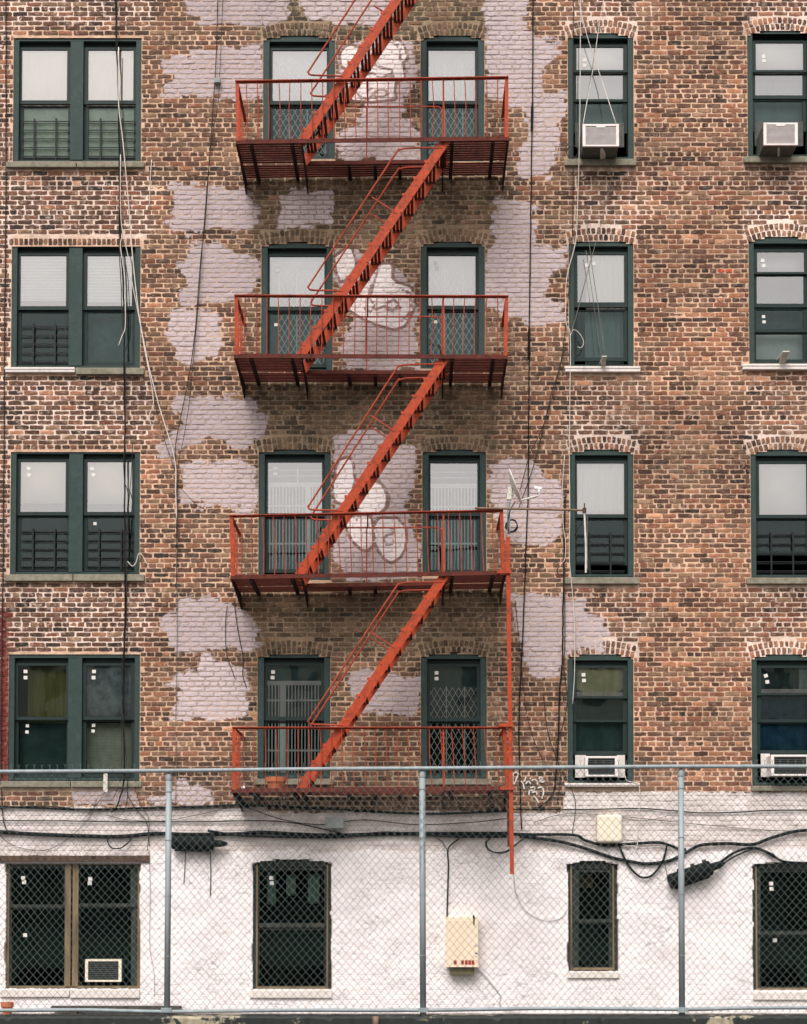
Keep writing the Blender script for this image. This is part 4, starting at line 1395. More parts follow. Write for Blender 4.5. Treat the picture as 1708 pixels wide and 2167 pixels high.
tag(cb.build('cardboard_sheet', M['cardboard']), 'orange brown cardboard sheet in the narrow ground floor window', 'cardboard')
bb = MB()
a, b = W(259, 2030, 0.22), W(277, 2080, 0.22)
bb.lathe([(0.0, 0), (0.06, 0.005), (0.065, 0.1), (0.055, 0.22), (0.06, 0.28), (0.02, 0.32), (0.0, 0.325)], ((a.x + b.x) / 2, 0.28, b.z), seg=14)
tag(bb.build('blue_bag', M['blue_bag'], smooth=True), 'blue plastic bag beside the ground floor air conditioner', 'bag')


def lattice(key, x0, y0, x1, y1, depth=0.121, pitch=0.085):
    a, b = W(x0, y0, depth), W(x1, y1, depth)
    m = MB()
    wd, ht = b.x - a.x, a.z - b.z
    n = int(wd / pitch) + 1
    hh = pitch * 1.75
    # scissor bars: short links crossing, clipped to the rectangle
    rows_ = int(ht / hh) + 1
    for i in range(-1, n + 1):
        for j in range(rows_):
            zt, zb = a.z - j * hh, max(b.z, a.z - (j + 1) * hh)
            f = (zt - zb) / hh
            for s in (1, -1):
                xa = a.x + (i + (0 if s > 0 else 1)) * pitch
                xb = xa + s * pitch * f
                pa, pb = Vector((xa, depth + 0.003 * s, zt)), Vector((xb, depth + 0.003 * s, zb))
                lo, hi = a.x, b.x
                if max(pa.x, pb.x) <= lo or min(pa.x, pb.x) >= hi: continue
                for p, q in ((pa, pb), (pb, pa)):
                    if p.x < lo or p.x > hi:
                        lim = lo if p.x < lo else hi
                        t = (lim - p.x) / (q.x - p.x)
                        p.x, p.z = lim, p.z + (q.z - p.z) * t
                if (pb - pa).length > 0.01:
                    m.bar(pa, pb, 0.003, 0.009, up=(1, 0, 0))
    for i in range(0, n, 3):
        m.box(a.x + i * pitch - 0.007, a.x + i * pitch + 0.007, depth + 0.007, depth + 0.02, b.z, a.z + 0.02)
    m.build('lattice_gate', M['gate'], WIN[key]['obj'])


def bars(key, x0, y0, x1, y1, depth=0.121, pitch=0.046, rails=(), wide=None):
    a, b = W(x0, y0, depth), W(x1, y1, depth)
    m = MB()
    n = int((b.x - a.x) / pitch)
    for i in range(n + 1):
        x = a.x + i * pitch
        m.box(x - 0.008, x + 0.008, depth, depth + 0.012, b.z, a.z)
    for y in rails:
        z = W(x0, y, depth).z
        m.box(a.x, b.x, depth + 0.0125, depth + 0.02, z - 0.012, z + 0.012)
    m.box(a.x, b.x, depth - 0.006, depth + 0.02, a.z, a.z + 0.06)
    if wide:
        x = W(wide, y0, depth).x
        m.box(x - 0.035, x + 0.035, depth - 0.004, depth + 0.02, b.z, a.z - 0.001)
    m.build('barred_gate', M['gate'], WIN[key]['obj'])


lattice('FL1', 574, 128, 696, 338)
lattice('FR1', 903, 135, 1009, 338)
lattice('FL2', 590, 572, 690, 775)
lattice('FR2', 903, 568, 1010, 775)
lattice('FR4', 906, 1455, 1013, 1640)
bars('FL3', 564, 1030, 686, 1212, rails=(1070, 1090, 1150), wide=652)
bars('FR3', 907, 1033, 1014, 1212, rails=(1072, 1150))
bars('FL4', 562, 1450, 684, 1640, rails=(1482, 1588), wide=598)
# cross battens above the barred gates
for key, x0, x1, ys_, post in (('FL3', 564, 686, (995, 1007), 630), ('FR3', 907, 1014, (999, 1011), None), ('FL4', 562, 684, (1418, 1430), 616)):
    m = MB()
    for y in ys_:
        a, b = W(x0, y, 0.2), W(x1, y, 0.2)
        m.box(a.x, b.x, 0.2, 0.21, a.z - 0.007, a.z + 0.007)
    if post:
        p, q = W(post, ys_[0] - 10, 0.2), W(post, ys_[1] + 16, 0.2)
        m.box(p.x - 0.012, p.x + 0.012, 0.2115, 0.222, q.z, p.z)
    m.build('batten', M['gate'], WIN[key]['obj'])


def guard(key, x0, y0, x1, y1, posts, rails=5):
    d = 0.066
    m = MB()
    a, b = W(x0, y0, d), W(x1, y1, d)
    for p in posts:
        x = W(p, y0, d).x
        m.box(x - 0.011, x + 0.011, d - 0.012, d + 0.010, b.z, a.z + 0.04)
    for i in range(rails):
        z = a.z + (b.z - a.z) * i / (rails - 0.6)
        m.box(a.x, b.x, d - 0.006, d + 0.004, z - 0.006, z + 0.006)
        m.box(a.x, b.x, d + 0.005, d + 0.009, z - 0.028, z - 0.020)
    m.build('window_guard', M['guard'], WIN[key]['obj'])


guard('L1', 47, 257, 147, 338, (73, 119))
guard('L1', 187, 257, 287, 338, (213, 259))
guard('L2', 45, 691, 145, 772, (71, 117))
guard('L3', 44, 1125, 144, 1206, (70, 116))
guard('L3', 185, 1125, 285, 1206, (210, 257))
guard('R3', 1217, 1132, 1322, 1216, (1248, 1292))
guard('S3', 1601, 1132, 1708, 1216, (1632, 1678))
# rusted lintel over the wide ground-floor window
li = MB()
a, b = W(-60, 1811, -0.03), W(317, 1823, -0.03)
li.box(a.x, b.x, -0.045, 0.1, b.z, a.z)
li.box(a.x, b.x, -0.06, -0.0455, b.z, b.z + 0.012)
li.build('lintel', M['rusty_steel'], WIN['G1']['obj'])
for k in ('G2', 'G3', 'G4'):
    w = WIN[k]
    m = MB()
    for x, s in ((w['X0'], 1), (w['X1'], -1)):
        xa = x + s * 0.05
        m.box(min(xa, xa + s * 0.022), max(xa, xa + s * 0.022), 0.012, 0.0345, w['ZB'] + 0.01, w['ZS'] - 0.02)
    m.build('old_stop', M['wood'], w['obj'])
    hm = MB()
    hm.box(w['X0'] + 0.05, w['X1'] - 0.05, 0.018, 0.034, w['ZB'] + 0.005, w['ZB'] + 0.04)
    hm.build('bottom_board', M['wood'], w['obj'])

# ------------------------------------------------------------------ fire escape
YF, YI, YS0, YS1 = -1.1, -0.45, -1.055, -0.495
PL = [  # front edge left, right, railing top left, right
    ((499.5, 299.5), (1077, 292), (498, 172), (1076, 163)),
    ((495.5, 752.5), (1074, 754.5), (496, 625), (1076, 626.5)),
    ((488, 1221), (1071, 1212), (485.5, 1091), (1065, 1079.5)),
    ((490, 1673), (1080, 1667.5), (491.5, 1539), (1071, 1539)),
]
fe = empty('fire_escape', W(785, 1673, -0.5), 'rust red iron fire escape with four balconies and zigzag stairs', 'fire escape')
prevU = None
PLZ = []
for k, (bl_, br_, tl_, tr_) in enumerate(PL):
    A, B = W(*bl_, YF), W(*br_, YF)
    TA, TB = W(*tl_, YF), W(*tr_, YF)
    PLZ.append((A, B))

    def dz(x, A=A, B=B):
        return A.z + (B.z - A.z) * (x - A.x) / (B.x - A.x)

    def xat(p, y=YF, ky=bl_[1]):
        return W(p, ky, y).x

    sL, sR = xat(636), xat(942)
    plat = MB()
    plat.bar((A.x, YF + 0.012, A.z), (B.x, YF + 0.012, B.z), 0.014, 0.055)          # front edge
    for x in (A.x, B.x):
        plat.bar((x, YF + 0.02, dz(x) - 0.005), (x, -0.01, dz(x) - 0.005), 0.012, 0.06)
    plat.bar((sL, YI - 0.006, dz(sL) - 0.004), (sR, YI - 0.006, dz(sR) - 0.004), 0.012, 0.05)
    plat.bar((sL + 0.006, YF + 0.022, dz(sL)), (sL + 0.006, YI - 0.013, dz(sL)), 0.012, 0.05)
    plat.bar((sR - 0.006, YF + 0.022, dz(sR)), (sR - 0.006, YI - 0.013, dz(sR)), 0.012, 0.05)
    po = plat.build('balcony', M['rust'], fe)
    # slats
    y = -0.05
    while y > YI + 0.012:
        m = MB()
        m.bar((A.x + 0.01, y, dz(A.x) - 0.004), (B.x - 0.01, y, dz(B.x) - 0.004), 0.042, 0.010)
        m.build('slat', M['rust'], po)
        y -= 0.066
    y = YI - 0.045
    while y > YF + 0.05:
        for xa, xb in ((A.x + 0.01, sL - 0.002), (sR + 0.002, B.x - 0.01)):
            m = MB()
            m.bar((xa, y, dz(xa) - 0.004), (xb, y, dz(xb) - 0.004), 0.042, 0.010)
            m.build('slat', M['rust'], po)
        y -= 0.066
    for p in (531, 618, 957, 1044):
        m = MB()
        x = xat(p)
        m.bar((x, YF + 0.025, dz(x) - 0.032), (x, -0.01, dz(x) - 0.032), 0.045, 0.045)
        m.build('bearer', M['bearer'], po)
    for p in (734, 791, 845):
        m = MB()
        x = xat(p)
        m.bar((x, YI + 0.004, dz(x) - 0.034), (x, -0.01, dz(x) - 0.034), 0.045, 0.045)
        m.build('bearer', M['bearer'], po)
    for x in (A.x + 0.02, B.x - 0.02, sL + 0.02, sR - 0.02):
        m = MB()
        z = dz(x) - 0.028
        n = len(m.v)
        for xx in (x - 0.008, x + 0.008):
            m.v += [(xx, YF + 0.03, z - 0.002), (xx, -0.01, z - 0.002), (xx, -0.01, z - 0.20), (xx, -0.10, z - 0.17), (xx, YF + 0.03, z - 0.035)]
        m.f += [(0, 1, 2, 3, 4), (9, 8, 7, 6, 5)] + [(i, 5 + i, 5 + (i + 1) % 5, (i + 1) % 5) for i in range(5)]
        m.build('bracket', M['bearer'], po)
    # railing
    rl = MB()
    rl.bar(TA, TB, 0.045, 0.012)
    rl.bar(TA + Vector((0, 0.018, -0.012)), TB + Vector((0, 0.018, -0.012)), 0.008, 0.022)
    for T, s in ((TA, 1), (TB, -1)):
        rl.bar(T + Vector((s * 0.02, 0.024, 0.0)), (T.x + s * 0.02, -0.01, T.z - 0.01), 0.040, 0.010)
    ro = rl.build('railing', M['rail'], fe)

    def tz(x):
        return TA.z + (TB.z - TA.z) * (x - TA.x) / (TB.x - TA.x)
    nb2 = 25
    span = (B.x - A.x)
    for i in range(1, nb2):
        fx = i / nb2
        x0, x1 = TA.x + (TB.x - TA.x) * fx, A.x + span * fx
        m = MB()
        bow = random.gauss(0, 0.008)
        m.tube([(x0, YF, tz(x0) - 0.008), ((x0 + x1) / 2 + bow, YF + random.gauss(0, 0.006), (tz(x0) + dz(x1)) / 2), (x1, YF, dz(x1) + 0.02)], 0.0068, 5)
        m.build('baluster', M['rail'], ro)
    for T, Pn in ((TA, A), (TB, B)):
        for i in range(1, 6):
            y = YF * (1 - i / 6)
            m = MB()
            m.bar((T.x, y, T.z - 0.01), (Pn.x, y, Pn.z), 0.014, 0.014)
            m.build('baluster', M['red'], ro)
        m = MB()
        s = 1 if Pn is A else -1
        m.bar((T.x + s * 0.024, YF + 0.005, T.z - 0.007), (Pn.x + s * 0.030, YF + 0.005, Pn.z + 0.01), 0.048, 0.010, up=(0, 1, 0))
        m.build('post', M['red'], ro)
    pxm = xat(940)
    m = MB()
    m.bar((pxm - 0.01, YF + 0.02, tz(pxm) - 0.02), (pxm, YF + 0.02, dz(pxm)), 0.022, 0.022)
    m.build('post', M['red'], ro)
    if k < 3:
        # inner guard along the stair opening
        ig = MB()
        xa, xb = xat(706, YI), xat(936, YI)
        zi = dz(0) + 0.765
        ig.tube(smooth_path([(xa, YI, zi), ((xa + xb) / 2, YI, zi), (xb - 0.12, YI, zi), (xb - 0.02, YI, zi - 0.03), (xb, YI, zi - 0.12), (xb + 0.005, YI, dz(xb))], 5), 0.011, 6)
        xp = xat(776, YI)
        ig.bar((xp, YI, zi), (xp, YI, dz(xp) - 0.02), 0.018, 0.018)
        xq = xat(778, YI)
        ig.bar((xq, YI, zi), (xq + 0.02, YF + 0.03, tz(xq) - 0.02), 0.020, 0.012)
        ig.build('inner_guard', M['rail'], ro)

# stair flights: centre line of the near string at its foot and head
FL = [((640, 299), (945, -159), 298, -159), ((636, 753), (944, 297), 753, 298), ((632, 1219), (942, 757), 1218, 756), ((634, 1672), (941, 1218), 1672, 1217)]
bolt_me = None
for k, (f0, f1, Lp, Up) in enumerate(FL):
    P0, P1 = W(*f0, YS0), W(*f1, YS0)
    d = (P1 - P0)
    ln = d.length
    dn = d.normalized()
    nrm = Vector((-dn.z, 0, dn.x))      # up and to the left of the string
    st = MB()
    st.bar(P0 - dn * 0.05, P1 + dn * 0.03, 0.010, 0.118, up=nrm)
    so_ = st.build('stair', M['red'], fe)
    n_t = 13
    bk = MB()
    Q0, Q1 = Vector((P0.x, YS1, P0.z)), Vector((P1.x, YS1, P1.z))
    bk.bar(Q0 - dn * 0.05, Q1 + dn * 0.03, 0.010, 0.118, up=nrm)
    bk.build('back_string', M['red'], so_)
    for i in range(n_t):
        c = P0 + d * ((i + 0.62) / n_t)
        m = MB()
        for j in range(3):
            xx = c.x - 0.048 + j * 0.048
            m.box(xx - 0.018, xx + 0.018, YS0 + 0.006, YS1 - 0.006, c.z - 0.005, c.z + 0.005)
        for yy in (YS0 + 0.0075, YS1 - 0.0135):
            m.box(c.x - 0.068, c.x + 0.068, yy, yy + 0.006, c.z - 0.032, c.z - 0.0055)
        m.build('tread', M['rust'], so_)
        # bolts and the lug that shows over the upper edge of the string
        for s in (-0.045, 0.05):
            q = Vector((c.x + s, YS0 - 0.005, c.z + 0.004))
            if bolt_me is None:
                bo = MB().lathe([(0.011, 0.0), (0.010, 0.006), (0.0005, 0.009)], q, (0, -1, 0), 6).build('bolt', M['red'], so_, origin=q)
                bolt_me = bo.data
            else:
                link(bpy.data.objects.new('bolt', bolt_me), so_, q)
        e = c + nrm * 0.061 + Vector((-0.012, 0, 0))
        MB().box(e.x - 0.022, e.x + 0.014, YS0 - 0.004, YS0 + 0.02, e.z - 0.026, e.z + 0.008).build('lug', M['red'], so_)
    # hand rails, near and far
    hp = [(936, Up + 15), (905, Up + 15), (860, Up + 16), (845, Up + 20), (836, Up + 29), (745, (Up + Lp) / 2 - 62 + 0), (660, Lp - 158), (653, Lp - 147), (655, Lp - 141), (666, Lp - 139), (700, Lp - 138), (726, Lp - 137)]
    # straight run between the two bends
    hp[5] = ((836 + 660) / 2, (Up + 29 + Lp - 158) / 2)
    base = [W(a_, b_, YS0) for a_, b_ in hp]
    for yy in (YS0, YS1):
        m = MB()
        m.tube(smooth_path([(p.x, yy, p.z) for p in base], 5), 0.0125, 7)
        # posts square to the string
        for t in (0.66,):
            r0 = P0 + d * t
            q = r0 + nrm * 0.40
            m.bar((q.x, yy, q.z), (r0.x, yy, r0.z), 0.02, 0.016)
        m.build('handrail', M['rail'], so_)

# drop-ladder guide at the right end
dl = MB()
a, b = W(1074.5, 1136, -1.14), W(1083.5, 1850, -1.14)
dl.bar(a, b, 0.012, 0.052, up=(1, 0, 0))
dl.bar(a + Vector((0.024, 0.025, 0)), b + Vector((0.024, 0.025, 0)), 0.05, 0.010, up=(1, 0, 0))
do = dl.build('ladder_guide', M['red'], fe)
for p in ((1073, 1211), (1077, 1535), (1079, 1668)):
    c = W(*p, -1.13)
    m = MB()
    m.box(c.x - 0.13, c.x + 0.055, -1.175, -1.15, c.z - 0.022, c.z + 0.022)
    m.box(c.x - 0.13, c.x - 0.10, -1.1495, -1.09, c.z - 0.02, c.z + 0.02)
    m.build('clamp', M['red'], do)
m = MB()
a, b = W(1075.5, 1675, -1.06), W(1078, 1792, -1.06)
m.bar(a, b, 0.01, 0.05, up=(1, 0, 0))
m.build('ladder_stub', M['rust'], do)
# ------------------------------------------------------------------ air conditioners
def aircon(key, x0, y0, x1, y1, back, label, dark=False, wings=None, arm=None, group=None, mat_front='ac_white', front=-0.40):
    a, b = W(x0, y0, front), W(x1, y1, front)
    root = empty('air_conditioner', ((a.x + b.x) / 2, front, b.z), label, 'air conditioner', 'window air conditioners')
    wd, ht = b.x - a.x, a.z - b.z
    c = MB()
    c.box(a.x + 0.006, b.x - 0.006, front + 0.024, back, b.z + 0.004, a.z - 0.006)
    case = c.build('case', M['ac_base'] if not dark else M['ac_white'], root)
    t = 0.042
    f = MB()
    f.box(a.x, a.x + t, front, front + 0.03, b.z, a.z)
    f.box(b.x - t, b.x, front, front + 0.03, b.z, a.z)
    f.box(a.x + t, b.x - t, front + 0.001, front + 0.03, a.z - t * 0.7, a.z - 0.0005)
    f.box(a.x + t, b.x - t, front + 0.001, front + 0.03, b.z + 0.0005, b.z + t * 0.6)
    fo = f.build('front_frame', M[mat_front], root)
    bv = fo.modifiers.new('soft', 'BEVEL')
    bv.width, bv.segments = 0.004, 2
    g = MB()
    g.box(a.x + t, b.x - t, front + 0.018, front + 0.022, b.z + t * 0.6, a.z - t * 0.7)
    go = g.build('grille', M['ac_grille'] if not dark else M['ac_dark'], root)
    z = b.z + t * 0.6 + 0.012
    step = 0.016 if not dark else 0.026
    while z < a.z - t * 0.7 - 0.008:
        m = MB()
        m.bar((a.x + t, front + 0.011, z), (b.x - t, front + 0.011, z), 0.010, 0.005 if not dark else 0.004, up=(0, 0.4, 1))
        m.build('louvre', M['ac_fin'] if not dark else M['ac_base'], go)
        z += step
    if not dark:
        m = MB()
        xm = (a.x + b.x) / 2
        m.prism([(xm - 0.07, a.z - t * 0.7 + 0.001), (xm - 0.055, a.z - t * 0.7 - 0.02), (xm + 0.055, a.z - t * 0.7 - 0.02), (xm + 0.07, a.z - t * 0.7 + 0.001)], front + 0.0005, front + 0.012)
        m.build('badge_tab', M[mat_front], root)
    if wings:
        for xa, xb in wings:
            pa, pb = W(xa, y0 - 2, 0.09), W(xb, y1 + 2, 0.09)
            m = MB()
            n = max(3, int((pb.x - pa.x) / 0.014))
            for i in range(n):
                u0, u1 = pa.x + (pb.x - pa.x) * i / n, pa.x + (pb.x - pa.x) * (i + 1) / n
                um = (u0 + u1) / 2
                m.box(u0 + 0.001, um, 0.086, 0.10, pb.z, pa.z)
                m.box(um, u1 - 0.0005, 0.092, 0.10, pb.z + 0.0005, pa.z - 0.0005)
            m.build('side_panel', M['ac_white'] if dark else M['ac_base'], root)
    if arm:
        sa = W(arm, back, 0)
    return root


aircon('R1', 1233, 262, 1310.5, 309.5, 0.17, 'white air conditioner hung on ropes in the top row window', wings=((1217, 1233), (1305, 1321)))
aircon('S1', 1616, 259, 1689, 307, 0.17, 'white air conditioner in the rightmost top window', wings=((1597, 1616), (1688, 1700)))
aircon('R4', 1238.5, 1600, 1308, 1643.5, 0.15, 'white air conditioner with dark louvres and side panels above the fence rail', dark=True, wings=((1217, 1240), (1306, 1323)), front=-0.12)
aircon('S4', 1632, 1597, 1714, 1642, 0.15, 'white air conditioner with dark louvres cut by the right picture edge', dark=True, wings=((1610, 1630), (1712, 1722)), front=-0.22)
aircon('G1', 180, 2030, 257, 2078, 0.40, 'old cream air conditioner in the ground floor window behind the fence', dark=True, mat_front='cream_plastic', front=0.03)


def support(x, ytop, ybot, label, w=0.075, yf=-0.27, lean=0.0):
    """sloping metal arm that carries an air conditioner from the sill"""
    a = W(x + lean, ytop, yf)
    b = W(x, ybot, -0.03)
    m = MB()
    m.bar(a, b, w, 0.012, up=(0, 1, 0.4))
    m.bar((a.x, a.y - 0.02, a.z + 0.008), (a.x, 0.10, a.z + 0.012), w * 1.1, 0.014)
    m.bar((b.x, b.y, b.z), (b.x, 0.03, b.z - 0.004), w * 0.8, 0.012)
    return tag(m.build('support_arm', M['bracket']), label, 'bracket', 'air conditioner support arms')


support(1276, 313, 337, 'grey support arm under the rope-hung air conditioner', yf=-0.33)
support(1651, 310, 331, 'grey support arm under the rightmost top air conditioner', yf=-0.33)
support(1276, 756, 777, 'empty grey support arm on the white sill, second row', w=0.06, yf=-0.25, lean=3)
support(1654, 746, 772, 'empty grey support arm on the rightmost second row sill', w=0.085, yf=-0.25, lean=9)
m = MB()
a, b = W(219, 1637, -0.12), W(227, 1676, -0.08)
m.prism([(a.x, a.z), (a.x + 0.055, a.z), (b.x + 0.01, b.z), (b.x - 0.05, b.z)], -0.12, -0.105)
tag(m.build('support_arm', M['bracket']), 'loose pale metal arm hanging below the fourth row wide window', 'bracket', 'air conditioner support arms')

# ------------------------------------------------------------------ cables and ropes
def cable(name, label, pts, r, mat, y=-0.03, cat='cable', group=None, n=6, wob=0.0):
    P3 = []
    for p in pts:
        yy = p[2] if len(p) > 2 else y
        P3.append(W(p[0], p[1], yy))
    path = smooth_path(P3, n)
    if wob:
        path = [q + Vector((random.gauss(0, wob), random.gauss(0, wob * 0.5), 0)) for q in path]
    return tag(MB().tube(path, r, 6).build(name, mat, None, smooth=True), label, cat, group)


G_V, G_H, G_R = 'cables hanging down the facade', 'cables along the ground floor', 'ropes at the right windows'
cable('cable', 'dark cable running down the far left edge of the wall', [(12, -40), (13, 200), (12, 480), (9, 811), (8, 1045), (3, 1450), (2, 1607), (8, 1740), (30, 1762)], 0.008, M['dark_cable'], group=G_V, wob=0.002)
cable('cable', 'thick black cable over the right half of the wide windows', [(245, -40), (246, 80), (250, 180), (252, 330), (254, 480), (260, 579), (263, 678), (263, 778), (264.5, 910), (264, 1042), (264.5, 1262), (262, 1494), (263, 1640), (250, 1700), (236, 1720)], 0.011, M['black'], -0.06, group=G_V, wob=0.003)
cable('cable', 'second black cable beside the thick one over the wide windows', [(247, -40), (248, 120), (255, 300), (252, 480), (258, 640), (266, 820), (262, 1000), (272, 1050), (266, 1150), (268, 1300), (257, 1440), (264, 1560), (270, 1680), (262, 1720)], 0.006, M['dark_cable'], -0.07, group=G_V, wob=0.003)
cable('cable', 'thin black cable right of the bundle, third and fourth row wide windows', [(281, 932), (278, 1000), (272, 1080), (270, 1200), (262, 1380), (258, 1500), (256, 1640), (240, 1690)], 0.005, M['dark_cable'], -0.05, group=G_V)
cable('cable', 'long white cable slanting right between second and third rows', [(251, 100), (251, 218), (260, 298), (272, 430), (281, 546), (294, 665), (309, 745), (317, 784), (337, 860), (369, 969), (372, 1042), (374, 1100)], 0.008, M['white_cable'], -0.075, group=G_V)
cable('cable', 'white cable over the second row wide window, longer of two', [(255, 327), (256, 463), (271, 542), (280, 600), (292, 660), (306, 740), (316, 790), (325, 850), (316, 880), (320, 900)], 0.006, M['white_cable'], -0.08, group=G_V)
cable('cable', 'short white cable with a loose end on the second row wide window', [(258, 500), (255, 523), (263, 579), (265, 640), (265, 692), (258, 712), (251, 731)], 0.007, M['white_cable'], -0.085, group=G_V)
cable('cable', 'short white cable end hanging right of the top wide window', [(321, 338), (318, 380), (316, 440)], 0.006, M['white_cable'], group=G_V)
cable('cable', 'thin pale cable dropping left of the fire escape', [(374, 1100), (373, 1200), (375, 1320), (374, 1420), (372, 1520), (373, 1600), (372, 1700)], 0.0045, M['grey_cable'], group=G_V, wob=0.001)
cable('cable', 'black cable slanting left from the small junction box', [(461, -40), (459, 80), (455, 165), (446, 298), (433, 480), (425, 546), (412, 711), (397, 811), (374, 926), (371, 976), (374, 1060), (373, 1160)], 0.0065, M['dark_cable'], -0.05, group=G_V)
cable('cable', 'second dark strand above and beside the small junction box', [(473, -40), (468, 90), (463, 198), (458, 240), (444, 330), (430, 500), (420, 640), (413, 720), (402, 840), (390, 920), (376, 1000), (376, 1150), (372, 1250)], 0.0045, M['dark_cable'], -0.06, group=G_V)
cable('cable', 'thin dark wire crossing from the wide windows to the cable knot', [(300, 700), (312, 770), (330, 860), (348, 930), (372, 1000)], 0.004, M['dark_cable'], -0.04, group=G_V)
cable('cable', 'slack wire from the cable knot to the third balcony', [(373, 1022), (400, 1052), (421, 1072), (455, 1085), (484, 1093, -1.05)], 0.004, M['dark_cable'], -0.06, group=G_V)
cable('cable', 'white wire end curling at the third row wide window', [(270, 1188), (280, 1198), (288, 1190), (294, 1171), (303, 1178), (312, 1195)], 0.006, M['white_cable'], -0.05, group=G_V)
cable('cable', 'dark wire hanging in a curve under the third balcony, left one', [(481, 1282), (477, 1320), (479, 1380), (489, 1412), (497, 1434)], 0.005, M['dark_cable'], group=G_V)
cable('cable', 'dark wire hanging under the third balcony, right one', [(495, 1270), (503, 1330), (514, 1390), (514, 1430), (522, 1455)], 0.006, M['dark_cable'], group=G_V)
cable('cable', 'black cable down the lilac patches right of the fire escape', [(1128, -40), (1127, 219), (1125, 335), (1123, 480), (1120, 692), (1120, 760), (1118, 1037), (1116, 1080), (1112, 1192), (1108, 1304), (1103, 1415), (1099, 1497), (1099, 1600), (1104, 1755)], 0.0085, M['black'], group=G_V, wob=0.0015)
cable('cable', 'thin wire beside the red ladder guide', [(1090, 1270), (1097, 1340), (1106, 1440), (1113, 1500), (1128, 1560), (1150, 1610)], 0.004, M['dark_cable'], group=G_V)
cable('cable', 'dark cable left of the single windows, upper two rows', [(1214, -40), (1213, 160), (1213, 335), (1212, 480), (1205, 600), (1190, 750), (1168, 830), (1150, 905), (1128, 990), (1098, 1075)], 0.006, M['dark_cable'], -0.045, group=G_V)
cable('cable', 'black cable bundle left of the third and fourth row windows', [(1196, 1050), (1194, 1130), (1193, 1230), (1191, 1320), (1190, 1400), (1184, 1470), (1182, 1560), (1178, 1620), (1170, 1680), (1140, 1710)], 0.010, M['black'], group=G_V, wob=0.002)
cable('cable', 'second strand of the black bundle beside the fourth row window', [(1193, 1200), (1196, 1330), (1194, 1420), (1201, 1480), (1190, 1540), (1176, 1580), (1186, 1640), (1180, 1700)], 0.006, M['dark_cable'], -0.05, group=G_V, wob=0.002)
cable('cable', 'thin wire crossing toward the black bundle on bare brick', [(1150, 1470), (1160, 1550), (1180, 1610), (1200, 1650), (1218, 1700), (1210, 1770)], 0.005, M['dark_cable'], group=G_V)
cable('cable', 'white cable down the left jambs of the single windows', [(1229, -40), (1227, 260), (1222, 446), (1218, 513), (1199, 592), (1198, 681), (1207, 711), (1206, 852), (1205, 963), (1206, 1090), (1205, 1180), (1212, 1260), (1216, 1330), (1216, 1420), (1212, 1490)], 0.006, M['white_cable'], -0.05, group=G_R)
cable('cable', 'white wire loop at the second row single window', [(1207, 711), (1213, 698), (1225, 704), (1235, 722), (1231, 735), (1222, 734)], 0.005, M['white_cable'], -0.05, group=G_R)
cable('cable', 'short white wire on brick left of the third row window', [(1195, 963), (1190, 1040), (1192, 1110), (1197, 1145), (1196, 1180), (1191, 1190)], 0.005, M['white_cable'], -0.04, group=G_R)
cable('rope', 'pale rope from the top edge to the right side of the hung air conditioner', [(1216, -40), (1240, 67), (1272, 165), (1304, 262, -0.38)], 0.0055, M['white_cable'], -0.10, 'rope', G_R)
cable('rope', 'pale rope from the top edge to the left side of the hung air conditioner', [(1285, -40), (1266, 67), (1258, 130), (1245, 200), (1234, 262, -0.38)], 0.0055, M['white_cable'], -0.10, 'rope', G_R)
cable('rope', 'grey rope crossing the second row single window to the left', [(1304, 310, -0.35), (1303, 340), (1280, 440), (1264, 502), (1240, 590), (1222, 660), (1209, 703)], 0.0055, M['grey_cable'], -0.10, 'rope', G_R)
cable('rope', 'grey rope ending at the empty support arm, second row', [(1238, 440), (1253, 562), (1266, 650), (1281, 755, -0.2)], 0.0045, M['grey_cable'], -0.09, 'rope', G_R)
cable('rope', 'thin rope left of the rope ending at the empty arm', [(1240, 530), (1256, 640), (1270, 752, -0.2)], 0.0035, M['grey_cable'], -0.09, 'rope', G_R)
cable('cable', 'white cable from the white sill turning down, right of fourth row air conditioner', [(1323, 1642), (1327, 1652), (1345, 1657), (1353, 1664), (1353, 1700), (1350, 1780), (1343, 1800)], 0.006, M['white_cable'], -0.07, group=G_R)
# horizontal bundles
cable('cable', 'black cable at the top edge of the white paint, left', [(-40, 1706), (60, 1709), (187, 1713), (337, 1709), (430, 1707), (524, 1704), (700, 1712), (900, 1722), (1075, 1716)], 0.016, M['black'], group=G_H)
cable('cable', 'thin black cable just under the upper black cable, left', [(-40, 1711), (100, 1706), (200, 1716), (320, 1714), (400, 1712), (500, 1708), (560, 1706)], 0.007, M['dark_cable'], -0.05, group=G_H)
cable('cable', 'straight black cable across the middle of the painted brick, left', [(-40, 1737), (120, 1737), (240, 1739), (420, 1739), (560, 1737), (640, 1745), (740, 1768)], 0.008, M['black'], group=G_H)
cable('cable', 'thickest black cable sagging along the wall above the render', [(-40, 1757), (20, 1762), (90, 1766), (200, 1770), (262, 1770), (330, 1764), (400, 1766), (500, 1765), (560, 1762), (690, 1768), (810, 1765), (900, 1764), (1050, 1764), (1080, 1764)], 0.027, M['black'], -0.045, group=G_H)
cable('cable', 'second thick black cable twisted with the thickest one', [(440, 1758), (500, 1767), (600, 1771), (720, 1771), (820, 1762), (960, 1770), (1075, 1770)], 0.018, M['black'], -0.07, group=G_H)
cable('cable', 'black cable loop hanging above the wide ground floor window', [(268, 1770), (277, 1776), (266, 1788), (254, 1795), (238, 1795), (229, 1785), (229, 1773), (236, 1766)], 0.009, M['black'], -0.06, group=G_H)
